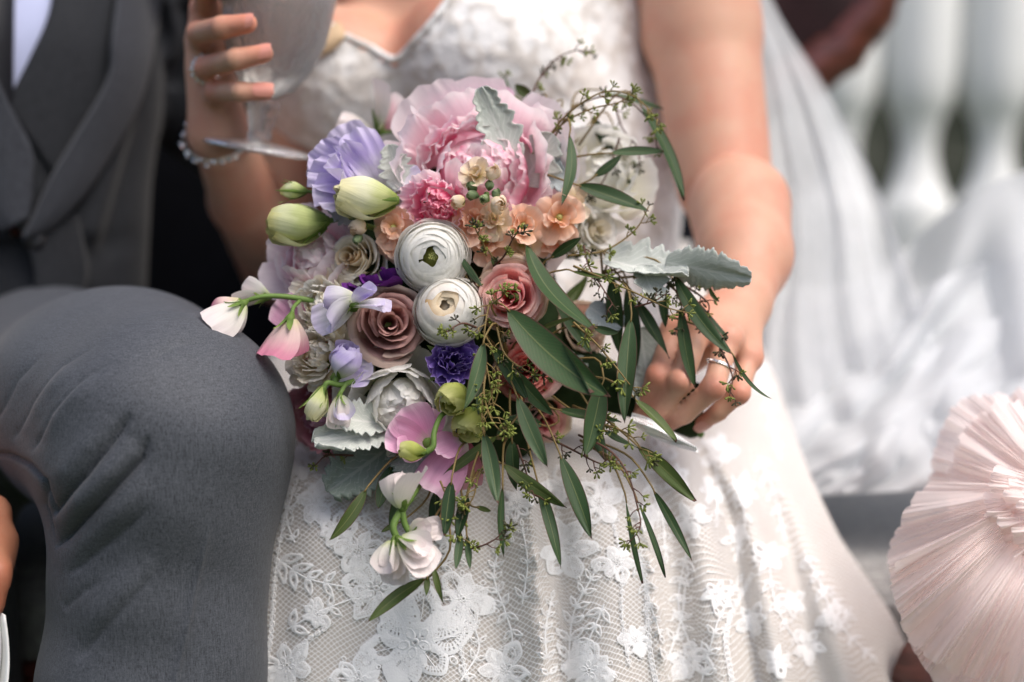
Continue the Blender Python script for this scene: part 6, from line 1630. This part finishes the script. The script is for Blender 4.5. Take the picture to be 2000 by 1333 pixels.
# deeper leaves that fill the heart of the bouquet
for k in range(90):
    a = rng.uniform(0, 6.28); rr = math.sqrt(rng.uniform(0, 1))
    x, y = 900 + 270 * rr * math.cos(a), 640 + 270 * rr * math.sin(a)
    dep = 1.052 + 0.045 * rr + rng.uniform(0, 0.02)
    an = rng.uniform(0, 6.28); ln = rng.uniform(60, 110)
    if x < 640 or (x < 760 and y < 440): continue
    eleaf(P(x, y, dep), P(x + ln * math.cos(an), y + ln * math.sin(an), dep + rng.uniform(-0.01, 0.03)), px2m(rng.uniform(26, 44), dep), EM[int(rng.integers(0, 3))], 0.03, axis(rng.normal(0, 0.3), rng.normal(0.2, 0.3), 1), 0.2, 500 + k, 'inner_leaf')

# ---- seeded eucalyptus sprays
def cluster_mesh(seed, n, L):
    r = random.Random(seed); mb = MB(); tips = []
    for k in range(n):
        a = k * 2.4 + r.uniform(-0.3, 0.3); ti = r.uniform(0.35, 1.25)
        v = np.array([math.sin(ti) * math.cos(a), math.sin(ti) * math.sin(a), math.cos(ti)]); l = L * r.uniform(0.75, 1.1)
        mb.tube([v * 0.0, v * l * 0.4, v * l * 0.62, v * l * 0.85, v * l], [0.00032, 0.00042, 0.00085, 0.0009, 0.0003], 6)
    return mb.mesh('seed_cluster', M_SEED)
CL = [cluster_mesh(k, 4 + k % 4, 0.0058 + 0.0006 * (k % 3)) for k in range(6)]
CLD = []
for me in CL[:3]:
    m2 = me.copy(); m2.materials.clear(); m2.materials.append(M_SEEDD); CLD.append(m2)
def spray(pts, n, seed, dens=1.0, mat=M_TWIG, reach=26, dark=0.15, rad=0.0009):
    r = random.Random(seed); n = max(3, int(n * 0.72))
    w = catmull(np.array([P(*p) for p in pts]) - QO, 40)
    mb = MB(); mb.tube(w, np.linspace(rad, rad * 0.45, 40), 6)
    ends = []
    for k in range(n):
        i = int(3 + (38 - 3) * (k + r.uniform(-0.3, 0.3)) / max(1, n - 1)); i = min(max(i, 2), 38)
        T = unit(w[i + 1] - w[i - 1]); s = r.choice((-1, 1)) if k % 3 else (1 if k % 2 else -1)
        perp = unit(np.cross(T, -Fv)) * s
        v = unit(T * r.uniform(0.3, 0.8) + perp * r.uniform(0.6, 1.0) - Fv * r.uniform(-0.3, 0.6))
        l = px2m(reach * r.uniform(0.4, 1.1), 1.0)
        mid = w[i] + v * l * 0.55; e = mid + unit(v + T * 0.5) * l * 0.45
        mb.tube([w[i], mid, e], [rad * 0.6, rad * 0.45, rad * 0.35], 5)
        ends.append((e, unit(v + 0.3 * T)))
        if r.random() < 0.55:
            v2 = unit(v - perp * 0.9 + T * 0.4); e2 = mid + v2 * l * 0.5
            mb.tube([mid, e2], [rad * 0.45, rad * 0.3], 5); ends.append((e2, v2))
    ends.append((w[-1], unit(w[-1] - w[-3])))
    o = mb.build('eucalyptus_spray', mat, bouquet)
    for k, (e, v) in enumerate(ends):
        me = CLD[k % 3] if r.random() < dark else CL[r.randrange(6)]
        link('seed_cluster', me, o, loc=e, rot=zframe(v, r.uniform(0, 6)), scale=r.uniform(0.65, 1.0))
    return o
SPR = [
    ([(1035, 330, 1.08), (1070, 270, 1.07), (1115, 218, 1.06), (1180, 180, 1.055), (1240, 190, 1.055), (1290, 240, 1.06)], 15, M_TWIG, 20, 0.1),
    ([(1040, 320, 1.085), (1090, 250, 1.065), (1150, 215, 1.06), (1210, 200, 1.06), (1240, 180, 1.06)], 11, M_TWIG, 20, 0.1),
    ([(1060, 270, 1.10), (1130, 205, 1.10), (1210, 190, 1.09), (1270, 240, 1.09), (1285, 300, 1.09)], 10, M_TWIGR, 24, 0.4),
    ([(1028, 215, 1.11), (1050, 160, 1.12), (1080, 120, 1.13), (1120, 100, 1.13), (1152, 100, 1.13)], 13, M_TWIGR, 18, 0.5),
    ([(1200, 200, 1.12), (1215, 250, 1.12), (1245, 290, 1.12), (1250, 330, 1.12)], 8, M_TWIGR, 24, 0.3),
    ([(1120, 520, 1.03), (1180, 545, 1.02), (1240, 572, 1.01), (1300, 600, 1.01), (1345, 612, 1.015)], 11, M_TWIG, 24, 0.2),
    ([(1120, 630, 1.02), (1165, 672, 1.01), (1205, 720, 1.0), (1240, 765, 1.0)], 10, M_TWIG, 24, 0.1),
    ([(1140, 480, 1.05), (1150, 520, 1.04), (1175, 560, 1.03), (1200, 600, 1.03)], 9, M_TWIGR, 28, 0.5),
    ([(1110, 500, 1.05), (1180, 490, 1.05), (1240, 450, 1.05), (1268, 402, 1.05)], 8, M_TWIG, 22, 0.3),
    ([(1270, 520, 1.055), (1310, 560, 1.045), (1340, 590, 1.045), (1330, 640, 1.045)], 9, M_TWIGR, 26, 0.6),
    ([(1340, 560, 1.06), (1370, 580, 1.055), (1385, 600, 1.055), (1375, 640, 1.055)], 7, M_TWIGR, 22, 0.6),
    ([(1385, 640, 1.04), (1412, 690, 1.03), (1430, 735, 1.025), (1425, 775, 1.02)], 7, M_TWIGR, 22, 0.3),
    ([(950, 500, 1.02), (945, 480, 1.015), (935, 460, 1.01), (925, 440, 1.005)], 6, M_TWIG, 18, 0.3),
    ([(965, 520, 1.03), (985, 500, 1.02), (1000, 470, 1.012), (1010, 455, 1.01)], 6, M_TWIGR, 18, 0.4),
    ([(985, 640, 1.02), (960, 600, 1.005), (980, 580, 0.99), (990, 565, 0.985)], 6, M_TWIG, 16, 0.1),
    ([(930, 640, 1.0), (905, 632, 0.99), (885, 640, 0.985), (872, 650, 0.98)], 6, M_TWIGR, 14, 0.5),
    ([(965, 560, 1.02), (950, 620, 1.0), (945, 680, 0.995), (955, 740, 0.99), (965, 800, 0.99)], 16, M_TWIG, 28, 0.15),
    ([(970, 640, 1.01), (985, 690, 1.0), (1020, 720, 0.99), (1060, 735, 0.985)], 11, M_TWIG, 24, 0.25),
    ([(930, 640, 1.02), (925, 600, 1.02), (935, 560, 1.02)], 8, M_TWIGR, 22, 0.5),
    ([(950, 720, 0.995), (945, 770, 0.985), (960, 820, 0.985), (985, 850, 0.985)], 13, M_TWIG, 26, 0.0),
    ([(960, 680, 1.01), (975, 740, 1.0), (965, 790, 1.0), (940, 830, 1.0)], 11, M_TWIG, 28, 0.05),
    ([(1130, 850, 1.02), (1190, 880, 1.0), (1225, 925, 0.99), (1245, 990, 0.985), (1250, 1030, 0.98), (1225, 1065, 0.98)], 18, M_TWIGR, 30, 0.0),
    ([(1060, 850, 1.03), (1120, 880, 1.02), (1170, 905, 1.01), (1210, 910, 1.0)], 12, M_TWIGR, 28, 0.15),
    ([(1150, 820, 1.02), (1210, 840, 1.01), (1240, 860, 1.0), (1265, 900, 1.0)], 10, M_TWIG, 24, 0.05),
    ([(890, 1075, 1.0), (930, 1070, 0.985), (965, 1055, 0.98), (985, 1035, 0.98)], 8, M_TWIGR, 20, 0.1),
    ([(960, 880, 1.0), (935, 930, 0.99), (925, 970, 0.985), (905, 1000, 0.985)], 10, M_TWIG, 24, 0.1),
    ([(1010, 870, 1.02), (1030, 930, 1.01), (1045, 975, 1.0)], 8, M_TWIGR, 26, 0.2),
    ([(1080, 700, 1.04), (1130, 740, 1.03), (1170, 790, 1.02), (1180, 830, 1.02)], 9, M_TWIGR, 26, 0.3),
    ([(860, 940, 1.0), (880, 990, 0.99), (905, 1060, 0.985)], 7, M_TWIG, 22, 0.1),
    ([(1240, 600, 1.03), (1275, 590, 1.025), (1300, 575, 1.03)], 6, M_TWIGR, 22, 0.7),
    ([(850, 250, 1.17), (856, 225, 1.17), (862, 205, 1.17)], 5, M_TWIG, 20, 0.1), ([(990, 330, 1.16), (1000, 200, 1.17), (985, 150, 1.18)], 4, M_TWIG, 20, 0.1),
    ([(690, 890, 1.04), (640, 890, 1.03), (615, 910, 1.02)], 5, M_TWIGR, 16, 0.7), ([(1210, 270, 1.1), (1190, 330, 1.1), (1160, 385, 1.1)], 5, M_TWIGR, 18, 0.5)]
for k, (pts, n, m, reach, dark) in enumerate(SPR):
    spray(pts, n, 700 + k, 1.0, m, reach, dark)

# ---- lace ribbon tail tied under the grip
t, u = np.meshgrid(np.linspace(0, 1, 24), np.linspace(0, 1, 16), indexing='ij')
A = catmull(np.array([(1235, 806), (1270, 818), (1312, 842), (1360, 874)], float), 24); B = catmull(np.array([(1230, 826), (1266, 848), (1312, 868), (1364, 882)], float), 24)
X = A[:, None, 0] * (1 - u) + B[:, None, 0] * u; Y = A[:, None, 1] * (1 - u) + B[:, None, 1] * u
W = P(X, Y + 3 * np.sin(u * 20) * t, 1.055 + 0.006 * np.sin(u * 7 + 3 * t) - 0.005 * t)
o = grid_obj('lace_ribbon', W - QO, np.stack([t * 1.3, 0.05 + 0.8 * np.abs(2 * u - 1)], -1), M_LACE, bouquet); o['label'] = 'white lace ribbon tail'
